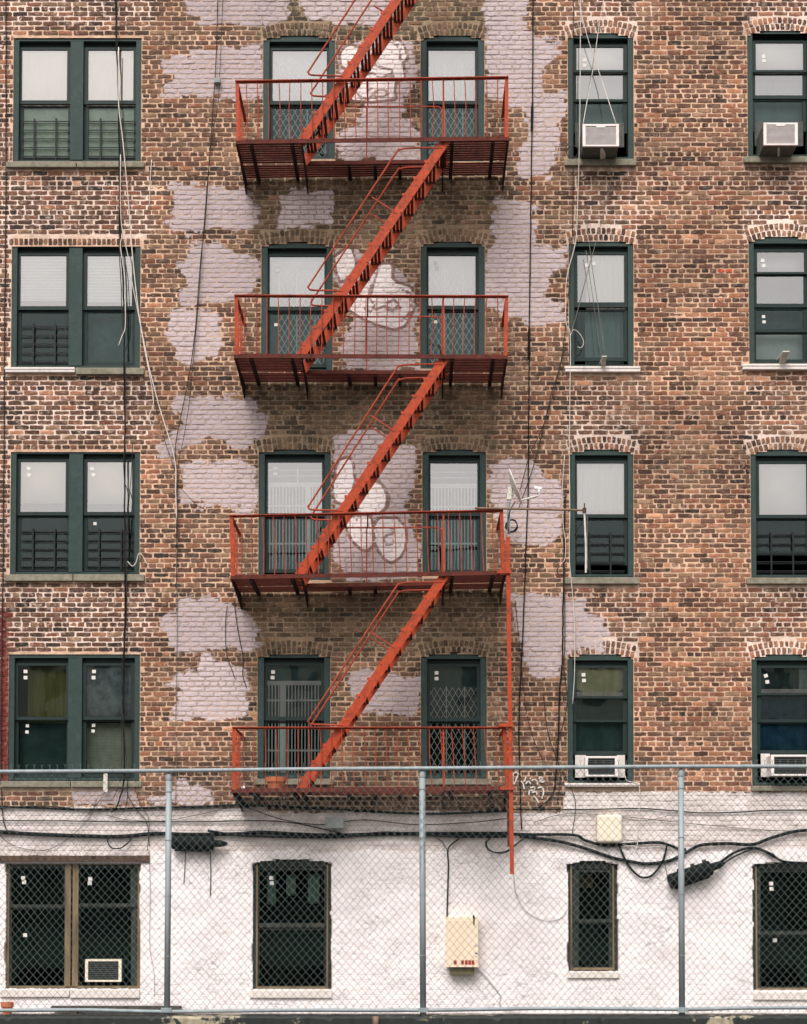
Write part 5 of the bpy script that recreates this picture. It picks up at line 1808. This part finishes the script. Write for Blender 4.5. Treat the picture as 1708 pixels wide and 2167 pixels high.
cable('cable', 'thin slack wire below the fourth row wide window, longest arc', [(-20, 1745), (20, 1785), (70, 1799), (110, 1795), (150, 1770), (190, 1730), (205, 1690)], 0.004, M['dark_cable'], group=G_H)
cable('cable', 'thin wire fanning left from the support arm', [(222, 1676), (210, 1695), (192, 1718), (170, 1740)], 0.004, M['dark_cable'], group=G_H)
cable('cable', 'thin wire fanning right under the cable drop', [(262, 1640), (270, 1680), (286, 1710), (310, 1740), (316, 1790)], 0.005, M['dark_cable'], group=G_H)
cable('cable', 'thin wire crossing the fan under the cable drop', [(282, 1655), (296, 1700), (315, 1735), (312, 1800)], 0.004, M['dark_cable'], -0.05, group=G_H)
cable('cable', 'thin wire looping to the left end of the fire escape', [(225, 1725), (270, 1735), (340, 1738), (400, 1728), (460, 1715), (500, 1705)], 0.004, M['dark_cable'], group=G_H)
cable('cable', 'thin cable under the fourth balcony, upper one', [(520, 1708), (600, 1735), (680, 1745), (770, 1735), (880, 1745), (1000, 1740), (1075, 1732)], 0.007, M['dark_cable'], -0.05, group=G_H)
cable('cable', 'black cable at the top edge of the white paint, right', [(1085, 1713), (1240, 1713), (1352, 1711), (1426, 1716), (1482, 1720), (1560, 1719), (1630, 1715), (1760, 1714)], 0.0085, M['black'], group=G_H)
cable('cable', 'grey wire pair slanting down right of the cream dome box', [(1130, 1740), (1200, 1722), (1318, 1728), (1445, 1741), (1540, 1750), (1630, 1757), (1760, 1760)], 0.005, M['grey_cable'], group=G_H)
cable('cable', 'grey wire sagging from the cream dome box to the fence post', [(1316, 1730), (1355, 1737), (1400, 1730), (1440, 1716)], 0.0035, M['grey_cable'], -0.05, group=G_H)
cable('cable', 'thick black cable over the narrow ground floor window', [(1075, 1765), (1130, 1766), (1214, 1767), (1240, 1779), (1281, 1789), (1333, 1786), (1390, 1783), (1418, 1789), (1437, 1797), (1452, 1798)], 0.020, M['black'], -0.05, group=G_H)
cable('cable', 'thick black cable sagging lowest, right of the ladder guide', [(1100, 1769), (1122, 1772), (1184, 1781), (1240, 1796), (1296, 1815), (1340, 1824), (1370, 1828), (1415, 1822), (1448, 1807), (1482, 1789), (1538, 1785), (1593, 1787), (1630, 1774), (1686, 1759), (1760, 1755)], 0.022, M['black'], -0.055, group=G_H)
cable('cable', 'black cable looped low right of the narrow ground floor window', [(1310, 1789), (1320, 1812), (1332, 1834), (1352, 1854), (1368, 1857), (1383, 1850), (1400, 1828), (1408, 1806), (1411, 1790)], 0.015, M['black'], -0.065, group=G_H)
cable('cable', 'thin white wire over the thick cables at right', [(1318, 1788), (1360, 1794), (1400, 1792), (1440, 1805), (1470, 1812)], 0.0045, M['white_cable'], -0.07, group=G_H)
cable('cable', 'black cable from the slanted splice case to the right window', [(1520, 1828), (1555, 1804), (1593, 1794), (1630, 1806), (1655, 1822), (1700, 1826), (1760, 1824)], 0.017, M['black'], -0.065, group=G_H)
cable('cable', 'second black cable leaving the slanted splice case', [(1525, 1832), (1560, 1810), (1600, 1797), (1640, 1815), (1670, 1830)], 0.010, M['black'], -0.075, group=G_H)
cable('cable', 'thin black wire holding the slanted splice case', [(1414, 1868, -0.10), (1409, 1836), (1404, 1822)], 0.004, M['black'], -0.06, group=G_H)
cable('cable', 'black cable down to the cream meter box', [(985, 1768), (962, 1782), (948, 1798), (949, 1830), (948, 1870), (946, 1943)], 0.010, M['black'], -0.05, group=G_H)
cable('cable', 'thin black wire joining the meter box cable from the left', [(920, 1770), (936, 1782), (946, 1798)], 0.006, M['black'], -0.05, group=G_H)
cable('cable', 'black cable coiled beside the end of the ladder guide', [(1040, 1772), (1030, 1782), (1033, 1796), (1050, 1804), (1072, 1801), (1090, 1788), (1110, 1774)], 0.008, M['black'], -0.06, group=G_H)
cable('cable', 'second turn of the coil beside the ladder guide', [(1036, 1774), (1027, 1785), (1036, 1800), (1060, 1806), (1078, 1800), (1100, 1782)], 0.006, M['black'], -0.075, group=G_H)
cable('cable', 'thin grey wire arc on the white wall right of the meter box', [(1087, 1850), (1092, 1890), (1110, 1925), (1140, 1945), (1165, 1949), (1190, 1942), (1200, 1925)], 0.0035, M['grey_cable'], -0.045, group=G_H)
cable('cable', 'thin dark wire down the white wall left of the left fence post', [(316, 1800), (318, 1900), (317, 2000), (326, 2060), (327, 2110)], 0.003, M['grey_cable'], -0.045, group=G_H)
cable('cable', 'short black wire under the left splice case, nearer the post', [(393, 1803), (391, 1840), (389, 1868)], 0.005, M['black'], -0.045, group=G_H)
cable('cable', 'short black wire under the left splice case, farther from the post', [(445, 1803), (446, 1850), (445, 1896)], 0.006, M['black'], -0.045, group=G_H)
cable('cable', 'pale wires trailing down right of the meter box', [(1008, 2048), (1030, 2070), (1050, 2095), (1060, 2110), (1056, 2125)], 0.004, M['grey_cable'], -0.045, group=G_H)
# dark weatherproof sleeves on the long cable
for (y0, y1, x), lb in (((219, 281, 1126.5), 'black sleeve on the long cable beside the top single window'), ((690, 762, 1120), 'black sleeve on the long cable beside the second balcony')):
    p, q = W(x, y0, -0.03), W(x - 1, y1, -0.03)
    m = MB()
    zt, zb = p.z, q.z
    m.lathe([(0.008, 0), (0.016, 0.03), (0.017, (zt - zb) * 0.5), (0.019, (zt - zb) * 0.8), (0.010, zt - zb)], (q.x, -0.034, zb), (p - q), 8)
    tag(m.build('cable_sleeve', M['black'], smooth=True), lb, 'sleeve')


def coil(label, px_, py_, r, y, turns=4, rad=0.006, mat=None):
    c = W(px_, py_, y)
    pts = []
    for i in range(turns * 14):
        a = 2 * math.pi * i / 14
        rr = r * (1 + 0.10 * math.sin(i * 0.37))
        pts.append((c.x + rr * 0.85 * math.cos(a) + 0.01 * math.sin(i * .5), y - 0.004 * (i / 14), c.z + rr * math.sin(a)))
    return tag(MB().tube(pts, rad, 5).build('cable_coil', mat or M['black'], smooth=True), label, 'coil')


coil('black cable coil hanging below the satellite dish', 1083, 1113, 0.085, -0.10)
coil('thin dark wire coil at the left jamb of the top single window', 1212, 322, 0.085, -0.05, 2, 0.004, M['dark_cable'])
coil('small dark cable coil left of the third row single window', 1188, 1208, 0.06, -0.05, 3, 0.004, M['dark_cable'])

# ------------------------------------------------------------------ boxes on the wall
def rbox(name, x0, y0, x1, y1, ya, yb, mat, label, cat, bevel=0.01, parent=None):
    a, b = W(x0, y0, ya), W(x1, y1, ya)
    m = MB().box(a.x, b.x, ya, yb, b.z, a.z)
    o = m.build(name, mat, parent)
    bv = o.modifiers.new('round', 'BEVEL')
    bv.width, bv.segments = bevel, 3
    return tag(o, label, cat) if parent is None else o


rbox('junction_box', 453, 164, 466, 174, -0.08, 0.0, M['grey_box'], 'small grey junction box on the slanting cable', 'box', 0.006)
o = rbox('dome_box', 1263.5, 1724, 1317.5, 1783, -0.17, -0.01, M['cream_plastic'], 'cream plastic box with rounded top among the black cables', 'box', 0.035)
fl = empty('flood_lamp', W(708, 1753, -0.1), 'small grey box lamp under the fourth balcony', 'lamp')
rbox('housing', 688, 1729, 728, 1753, -0.22, -0.08, M['grey_box'], None, None, 0.012, fl)
m = MB()
c = W(708, 1742, -0.1)
m.bar((c.x, -0.0795, c.z), (c.x, -0.01, c.z + 0.02), 0.05, 0.05)
m.build('mount', M['black'], fl)

mb_box = empty('meter_box', W(978, 2048, -0.12), 'cream metal meter box marked in red on the white wall', 'box')
x0, y0, x1, y1 = 943.5, 1946, 1012.5, 2047
rbox('door', x0, y0 + 1.5, x1, y1, -0.23, -0.214, M['cream_metal'], None, None, 0.004, mb_box)
rbox('case', x0 + 1, y0 - 5, x1 - 1, y1 - 1, -0.2135, -0.03, M['cream_metal'], None, None, 0.006, mb_box)
rbox('lower_case', 953, 2047.5, 1004, 2063, -0.17, -0.03, M['cream_dark'], None, None, 0.005, mb_box)
hk = MB()
a = W(1003, 1999, -0.232)
hk.box(a.x, a.x + 0.058, -0.236, -0.2305, a.z - 0.02, a.z + 0.010)
hk.box(a.x, a.x + 0.02, -0.242, -0.2365, a.z - 0.014, a.z + 0.004)
hk.build('latch', M['bracket'], mb_box)
hk = MB()
p = [W(1001.5, 1941, -0.20), W(1003, 1938, -0.235), W(1003, 1945, -0.236), W(1003, 1957, -0.236)]
hk.tube(smooth_path(p, 4), [0.012] * 9 + [0.009] * 4, 6)
hk.build('strap', M['black'], mb_box)
for dx_, dy_, wd_, hh_ in ((1008, 2018, 0.055, 0.028), (1008, 2025, 0.045, 0.012)):
    a = W(dx_, dy_, -0.231)
    m = MB().prism([(a.x - wd_ / 2, a.z + hh_ / 2), (a.x + wd_ * 0.2, a.z + hh_ * 0.4), (a.x + wd_ / 2, a.z - hh_ / 2), (a.x - wd_ * 0.1, a.z - hh_ * 0.2)], -0.2325, -0.2305)
    m.build('tape', M['blue_tape'], mb_box)
# red stick-on characters: H 4025
for ch, cxp in (('H', 963.5), ('4', 979), ('0', 986.8), ('2', 994), ('5', 1001)):
    a = W(cxp, 2037, -0.231)
    tl = MB().box(a.x - 0.019, a.x + 0.019, -0.2315, -0.2303, a.z - 0.031, a.z + 0.031).build('number_label', M['label_red'], mb_box)
    cu = bpy.data.curves.new('char', 'FONT')
    cu.body = ch
    cu.size = 0.066
    cu.align_x, cu.align_y = 'CENTER', 'CENTER'
    cu.extrude = 0.0004
    cu.offset = 0.0012
    tmp = bpy.data.objects.new('char', cu)
    COL.objects.link(tmp)
    bpy.context.view_layer.update()
    me = bpy.data.meshes.new_from_object(tmp.evaluated_get(bpy.context.evaluated_depsgraph_get()))
    bpy.data.objects.remove(tmp, do_unlink=True)
    me.transform(Matrix.Rotation(math.pi / 2, 4, 'X'))
    me.materials.clear()
    me.materials.append(M['label_ink'])
    o = bpy.data.objects.new('character', me)
    link(o, tl, (a.x, -0.2322, a.z))
    o.location = Vector((a.x, -0.2322, a.z)) - ORIG[tl.name]

# splice cases
def splice(name, p, q, r, label, y):
    a, b = W(*p, y), W(*q, y)
    root = empty(name, (a + b) / 2, label, 'splice case')
    d = (b - a)
    n = d.normalized()
    m = MB()
    L_ = d.length
    prof = [(0.0, 0), (r * 0.9, 0.002)]
    k = int(L_ / 0.03)
    for i in range(k + 1):
        t = 0.015 + (L_ - 0.03) * i / k
        prof += [(r, t - 0.006), (r * 0.94, t), (r, t + 0.006)]
    prof += [(r * 0.9, L_ - 0.002), (0.0, L_)]
    m.lathe(prof, a, n, 16)
    m.build('sleeve', M['black'], root, smooth=True)
    f = MB()
    s = n.cross(Vector((0, 1, 0))).normalized()
    if s.z > 0: s = -s
    f.bar(a + n * L_ * 0.08 + s * r * 0.98, b - n * L_ * 0.10 + s * r * 0.98, 0.05, 0.045, up=s)
    f.build('clamp_flange', M['black'], root)
    f = MB()
    f.lathe([(r * 0.55, 0), (r * 0.5, 0.12), (0.02, 0.20)], b - n * 0.01, n, 12)
    f.build('end_cone', M['black'], root, smooth=True)
    for t in (0.3, 0.62, 0.9):
        f = MB()
        c = a + d * t - s * r * 0.95
        f.bar(c, c - s * 0.035, 0.04, 0.05, up=n)
        f.build('lug', M['black'], root)
    return root


splice('splice_case', (364, 1783), (452, 1785), 0.095, 'black ribbed splice case on the cables beside the left post', -0.13)
splice('splice_case', (1416, 1867), (1505, 1836), 0.105, 'slanted black ribbed splice case behind the right fence post', -0.14)

# satellite dish
sd = empty('satellite_dish', W(1080, 1076, -1.05), 'small pale satellite dish seen edge on above the third balcony', 'satellite dish')
dc = W(1087, 1028, -1.05)
ax = Vector((0.93, -0.10, 0.34)).normalized()
m = MB()
prof_f = [(0.225 * i / 8, 0.045 * (i / 8) ** 2) for i in range(9)]
prof_b = [(0.225 * i / 8, 0.045 * (i / 8) ** 2 - 0.008) for i in range(8, -1, -1)]
m.lathe([(max(r, 0.0005), h) for r, h in prof_f + prof_b], dc - ax * 0.02, ax, 28)
m.build('reflector', M['dish'], sd, smooth=True)
bt = dc - ax * 0.02 + (Vector((0, 0, -1)) - ax * (-ax.z)).normalized() * 0.21
tip = W(1142, 1048, -1.13)
tip2 = W(1142.5, 1036, -1.13)
m = MB()
m.tube([bt - ax * 0.02, tip, tip2], 0.012, 6)
m.build('feed_arm', M['bracket'], sd)
m = MB()
m.lathe([(0.0, 0), (0.022, 0.0), (0.022, 0.07), (0.026, 0.072), (0.026, 0.095), (0.0, 0.096)], tip2 + Vector((0.025, 0, 0.01)), (-1, 0, 0.1), 12)
m.lathe([(0.0, 0), (0.018, 0.0), (0.018, 0.05), (0.0, 0.05)], tip2 + Vector((-0.01, 0, -0.03)), (0, 0, 1), 10)
m.build('receiver', M['gate'], sd)
m = MB()
c = W(1077.5, 1050, -1.05)
m.box(c.x - 0.03, c.x + 0.03, -1.085, -1.015, c.z - 0.05, c.z + 0.035)
m.bar(c + Vector((0.03, 0, 0)), dc - ax * 0.05, 0.05, 0.05)
m.build('mount', M['bracket'], sd)
m = MB()
m.tube([W(1077, 1062, -1.05), W(1076, 1130, -1.05)], 0.02, 10)
m.build('mast', M['galv'], sd)
m = MB()
m.tube(smooth_path([W(1090, 1062, -1.07), W(1082, 1075, -1.13), W(1077, 1090, -1.13), W(1075, 1110, -1.12), W(1077, 1130, -1.1)], 5), 0.007, 5)
m.build('lead', M['black'], sd)
cable('cable', 'dark wire pair slanting up behind the satellite dish', [(1100, 1040), (1108, 1010), (1122, 960), (1148, 905), (1172, 828), (1196, 735)], 0.0055, M['dark_cable'], -0.055, group=G_V)
# pole lashed to the third balcony rail
pr = empty('clothes_line_pole', W(1120, 1080, -1.13), 'rusty pipe tied to the third balcony rail, pointing right', 'pole')
m = MB()
m.tube([W(1005, 1075.5, -1.13), W(1100, 1077, -1.13), W(1237, 1080, -1.13)], 0.015, 8)
m.build('pipe', M['old_pipe'], pr)
m = MB()
c = W(1237, 1080, -1.13)
m.box(c.x - 0.022, c.x + 0.022, -1.155, -1.105, c.z - 0.035, c.z + 0.03)
m.tube([c + Vector((0, 0, 0.03)), c + Vector((0, 0, 0.095))], 0.008, 6)
m.build('pulley_clamp', M['rusty_steel'], pr)
m = MB()
m.tube(smooth_path([W(1237, 1085, -1.13), W(1238.5, 1120, -1.13), W(1240, 1160, -1.13), W(1240, 1212, -1.13)], 5), 0.013, 6)
m.build('hanging_rod', M['bracket'], pr)
m = MB()
m.tube(smooth_path([W(1243, 1092, -1.13), W(1243, 1150, -1.13), W(1244, 1205, -1.13)], 4), 0.006, 5)
m.build('line', M['grey_cable'], pr)
cable('cable', 'thin wire from the pole end back to the third row window', [(1236, 1100, -1.05), (1224, 1118, -0.3), (1216, 1132, 0.02)], 0.004, M['dark_cable'], group=G_R)

# sprayed tag on bare brick
tagp = [
    [(340, 400), (300, 450), (300, 680), (350, 660), (430, 450)], [(330, 400), (400, 385), (470, 450)], [(470, 610), (560, 660), (600, 830)],
    [(655, 490), (600, 630)], [(640, 690), (710, 620), (780, 700)], [(745, 545), (775, 545)], [(800, 600), (880, 570), (950, 620), (950, 710)],
    [(1000, 570), (1030, 500), (1100, 560), (1010, 620), (1120, 640), (1130, 600)], [(760, 800), (870, 770), (860, 860), (740, 870), (730, 1000)], [(800, 920), (920, 900), (940, 980)],
    [(850, 1010), (920, 1080), (990, 1200)], [(960, 800), (1060, 780), (1110, 850), (1110, 950), (1070, 1080)]]
gt = empty('graffiti_tag', W(1118, 1690, -0.02), 'small white sprayed tag on brick right of the ladder guide', 'graffiti')
for s in tagp:
    P3 = [W(1061.9 + x / 12.6, 1604 + y / 12.6, -0.0185) for x, y in s]
    path = smooth_path(P3, 4)
    m = MB()
    for i in range(len(path) - 1):
        m.bar(path[i], path[i + 1], 0.0015, 0.019, up=(path[i + 1] - path[i]).cross(Vector((0, 1, 0))))
    m.build('stroke', M['spray_white'], gt)

# pots
def pot(name, c, r, h, label):
    root = empty(name, c, label, 'flower pot')
    m = MB()
    m.lathe([(0.0005, 0), (r * 0.68, 0), (r * 0.9, h * 0.62), (r * 0.92, h * 0.62), (r, h * 0.64), (r * 1.04, h), (r * 0.94, h), (r * 0.85, h * 0.6), (0.0005, h * 0.6)], c, (0, 0, 1), 28)
    m.build('pot', M['terracotta'], root, smooth=False)
    m = MB()
    m.lathe([(0.0005, h * 0.86), (r * 0.5, h * 0.87), (r * 0.9, h * 0.84)], c, (0, 0, 1), 20)
    m.build('soil', M['soil'], root, smooth=True)


c = W(584, 1673.5, -0.90)
pot('flower_pot', (c.x, -0.90, c.z + 0.004), 0.137, 0.175, 'wide terracotta flower pot on the fourth balcony')
c = W(15, 2140, -0.25)
pot('flower_pot', (c.x, -0.25, -0.118), 0.085, 0.17, 'small terracotta pot at the bottom left corner')
c = W(515, 1673, -0.9)
m = MB().lathe([(0.0005, 0), (0.02, 0), (0.027, 0.03), (0.016, 0.055), (0.0005, 0.06)], (c.x, -0.9, c.z + 0.004), (0, 0, 1), 12)
tag(m.build('white_bulb', M['gate'], smooth=True), 'tiny white bulb on the left corner of the fourth balcony', 'bulb')
# weathered plank against the wall foot
a, b = W(110, 2130, -0.12), W(383, 2130, -0.12)
m = MB().bar((a.x, -0.12, a.z - 0.01), (b.x, -0.12, b.z - 0.01), 0.14, 0.035)
for x in (a.x + 0.25, b.x - 0.3):
    m.box(x, x + 0.1, -0.17, -0.07, -0.118, a.z - 0.028)
tag(m.build('plank', M['plank']), 'long weathered plank on blocks at the foot of the white wall', 'plank')

# ------------------------------------------------------------------ chain-link fence on its kerb wall
YFEN = -5.2
fence = empty('chain_link_fence', W(894, 2145, YFEN), 'galvanised chain link fence with three posts in front of the building', 'fence')
fx0, fx1 = W(-190, 1900, YFEN).x, W(1900, 1900, YFEN).x


def rail_path(pts):
    return smooth_path([W(px_, py_, YFEN - 0.035) for px_, py_ in pts], 4)


top = [(-190, 1634), (0, 1633), (357, 1631), (620, 1628), (894, 1626), (1170, 1624), (1441, 1622), (1708, 1622), (1900, 1622)]
bot = [(-190, 2139), (0, 2138.5), (180, 2137.5), (354, 2141), (620, 2138), (894, 2138), (1170, 2134), (1443, 2136), (1600, 2133), (1900, 2132)]
MB().tube(rail_path(top), 0.0205, 12).build('top_rail', M['galv'], fence, smooth=True)
MB().tube(rail_path(bot), 0.0195, 12).build('bottom_rail', M['galv'], fence, smooth=True)
for xt, xb, ytop in ((357.5, 353.5, 1640), (893.5, 895.5, 1634), (1441, 1443.5, 1632)):
    a, b = W(xt, ytop, YFEN), W(xb, 2152, YFEN)
    po = MB().tube([b, a], 0.0325, 16).build('post', M['galv'], fence, smooth=True)
    m = MB()
    m.lathe([(0.036, -0.055), (0.037, 0.0), (0.026, 0.014), (0.016, 0.018), (0.014, 0.06), (0.0, 0.062)], a, (0, 0, 1), 16)
    m.build('post_cap', M['galv'], po, smooth=True)
    for t in (0.07, 0.27, 0.5, 0.75, 0.965):
        c = a + (b - a) * t
        m = MB()
        m.lathe([(0.0335, -0.004), (0.0365, -0.004), (0.0365, 0.004), (0.0335, 0.004)], c, (0, 0, 1), 16)
        m.build('tie_wire', M['galv'], po)
    m = MB()
    c = W(xb, 2137, YFEN)
    m.box(c.x - 0.055, c.x + 0.055, YFEN - 0.062, YFEN - 0.034, c.z - 0.024, c.z + 0.024)
    m.build('rail_band', M['galv'], po)
x = fx0 + 0.3
while x < fx1:
    if True:
        pxx, _ = to_px(np.array([x]), np.array([2.0]), YFEN)
        for path in (top, bot):
            yy = np.interp(pxx[0], [p[0] for p in path], [p[1] for p in path])
            c = W(pxx[0], yy, YFEN - 0.035)
            m = MB()
            m.lathe([(0.021, -0.0025), (0.0245, 0), (0.021, 0.0025)], c, (1, 0, 0.18), 10)
            m.build('rail_tie', M['galv'], fence)
    x += 0.61
# woven wire
aw, bh = 0.0405, 0.0465
m = MB()
nw = int((fx1 - fx0) / aw)
tx_, ty_ = [p[0] for p in top], [p[1] for p in top]
zbot_m = W(894, 2149, YFEN).z
WV, WF = [], []
rw = 0.0016
for k in range(nw):
    xk = fx0 + k * aw
    pxx = to_px(np.array([xk]), np.array([3.5]), YFEN)[0][0]
    ztop_m = W(pxx, np.interp(pxx, tx_, ty_) - 3, YFEN).z
    n = int(round((ztop_m - zbot_m) / bh))
    st = (ztop_m - zbot_m) / n
    for i in range(n):
        odd = (i + k) % 2
        xa, xb = (xk, xk + aw) if odd else (xk + aw, xk)
        jx = 0.0018
        za, zb2 = zbot_m + i * st, zbot_m + (i + 1) * st
        ya, yb = YFEN - 0.012 + (0.0035 if odd else -0.0035), YFEN - 0.012 + (-0.0035 if odd else 0.0035)
        sa_ = 0.010 * math.sin(xa * 1.7 + za * 2.1) + 0.006 * math.sin(xa * 4.3 - za * 3.7)
        sb_ = 0.010 * math.sin(xb * 1.7 + zb2 * 2.1) + 0.006 * math.sin(xb * 4.3 - zb2 * 3.7)
        m.bar((xa + sa_, ya + 1.5 * sa_, za + 0.6 * sa_), (xb + sb_, yb + 1.5 * sb_, zb2 + 0.6 * sb_), rw * 2, rw * 2, up=(0, 1, 0))
    # twisted barbs at the selvage
    if k % 2 == 0:
        c = Vector((xk, YFEN - 0.012, ztop_m))
        m.bar(c, c + Vector((0, 0, 0.042)), rw * 2.6, rw * 2.6)
        m.bar(c + Vector((0, 0, 0.040)), c + Vector((0.014, 0, 0.058)), rw * 2, rw * 2)
        m.bar(c + Vector((0, 0, 0.040)), c + Vector((-0.014, 0, 0.056)), rw * 2, rw * 2)
o = m.build('chain_link_mesh', M['wire'], fence)
o['kind'] = 'stuff'

# kerb wall under the fence
zt = W(894, 2149, YFEN).z
nx_ = 260
m = MB()
for i in range(nx_ + 1):
    x = fx0 - 1.5 + (fx1 - fx0 + 3) * i / nx_
    j1, j2 = random.gauss(0, 0.006), random.gauss(0, 0.005)
    chip = -0.03 if random.random() < 0.05 else 0
    m.v += [(x, YFEN - 0.15 + j2, -0.12), (x, YFEN - 0.15 + j2, zt - 0.02 + j1 * 0.5 + chip), (x, YFEN - 0.13 + j2, zt + j1 * 0.4 + chip * 0.4), (x, YFEN + 0.15, zt + j1 * 0.4), (x, YFEN + 0.15, -0.12)]
for i in range(nx_):
    for q in range(4):
        b = i * 5 + q
        m.f.append((b, b + 5, b + 6, b + 1))
tag(m.build('kerb_wall', M['chipped']), 'low black painted concrete wall under the fence, chipped to bare cement', 'wall')
# stub of pipe on the kerb wall
c = W(795, 2160, YFEN - 0.2)
m = MB().tube([(c.x, YFEN - 0.17, zt - 0.14), (c.x, YFEN - 0.17, zt + 0.005)], 0.033, 12)
m.tube([(c.x, YFEN - 0.17, zt - 0.17), (c.x, YFEN - 0.17, zt - 0.1395)], 0.036, 12)
tag(m.build('pipe_stub', M['old_pipe'], smooth=True), 'short brown pipe stub on the black wall at the bottom edge', 'pipe')

# ------------------------------------------------------------------ unseen block added behind the camera to darken lower pane reflections
ob_ = empty('opposite_building', (0, -62, -0.12), 'dark brick block across the street, mirrored in the lower window panes', 'building')
m = MB()
m.box(-34, 34, -74, -62, -0.12, 14.2)
m.box(-34, 34, -62.25, -61.9, 14.2, 14.9)
m.build('wall', M['opposite'], ob_)
for fl in range(4):
    for i in range(21):
        x = -32 + i * 3.2
        m = MB()
        m.box(x - 0.55, x + 0.55, -61.99, -61.9, 1.6 + fl * 3.4, 3.5 + fl * 3.4)
        m.build('window', M['sash'], ob_)

# ------------------------------------------------------------------ ground
g = MB()
g.v += [(-120, -140, -0.12), (120, -140, -0.12), (120, 60, -0.12), (-120, 60, -0.12)]
g.f.append((0, 1, 2, 3))
tag(g.build('ground', M['asphalt']), kind='structure')
g = MB()
g.box(-30, 30, -25.5, YFEN - 0.17, -0.118, 0.0)
tag(g.build('pavement', M['concrete']), kind='structure')
g = MB()
g.v += [(-12, YFEN + 0.14, -0.116), (12, YFEN + 0.14, -0.116), (12, 0.05, -0.116), (-12, 0.05, -0.116)]
g.f.append((0, 1, 2, 3))
tag(g.build('yard', M['concrete']), kind='structure')
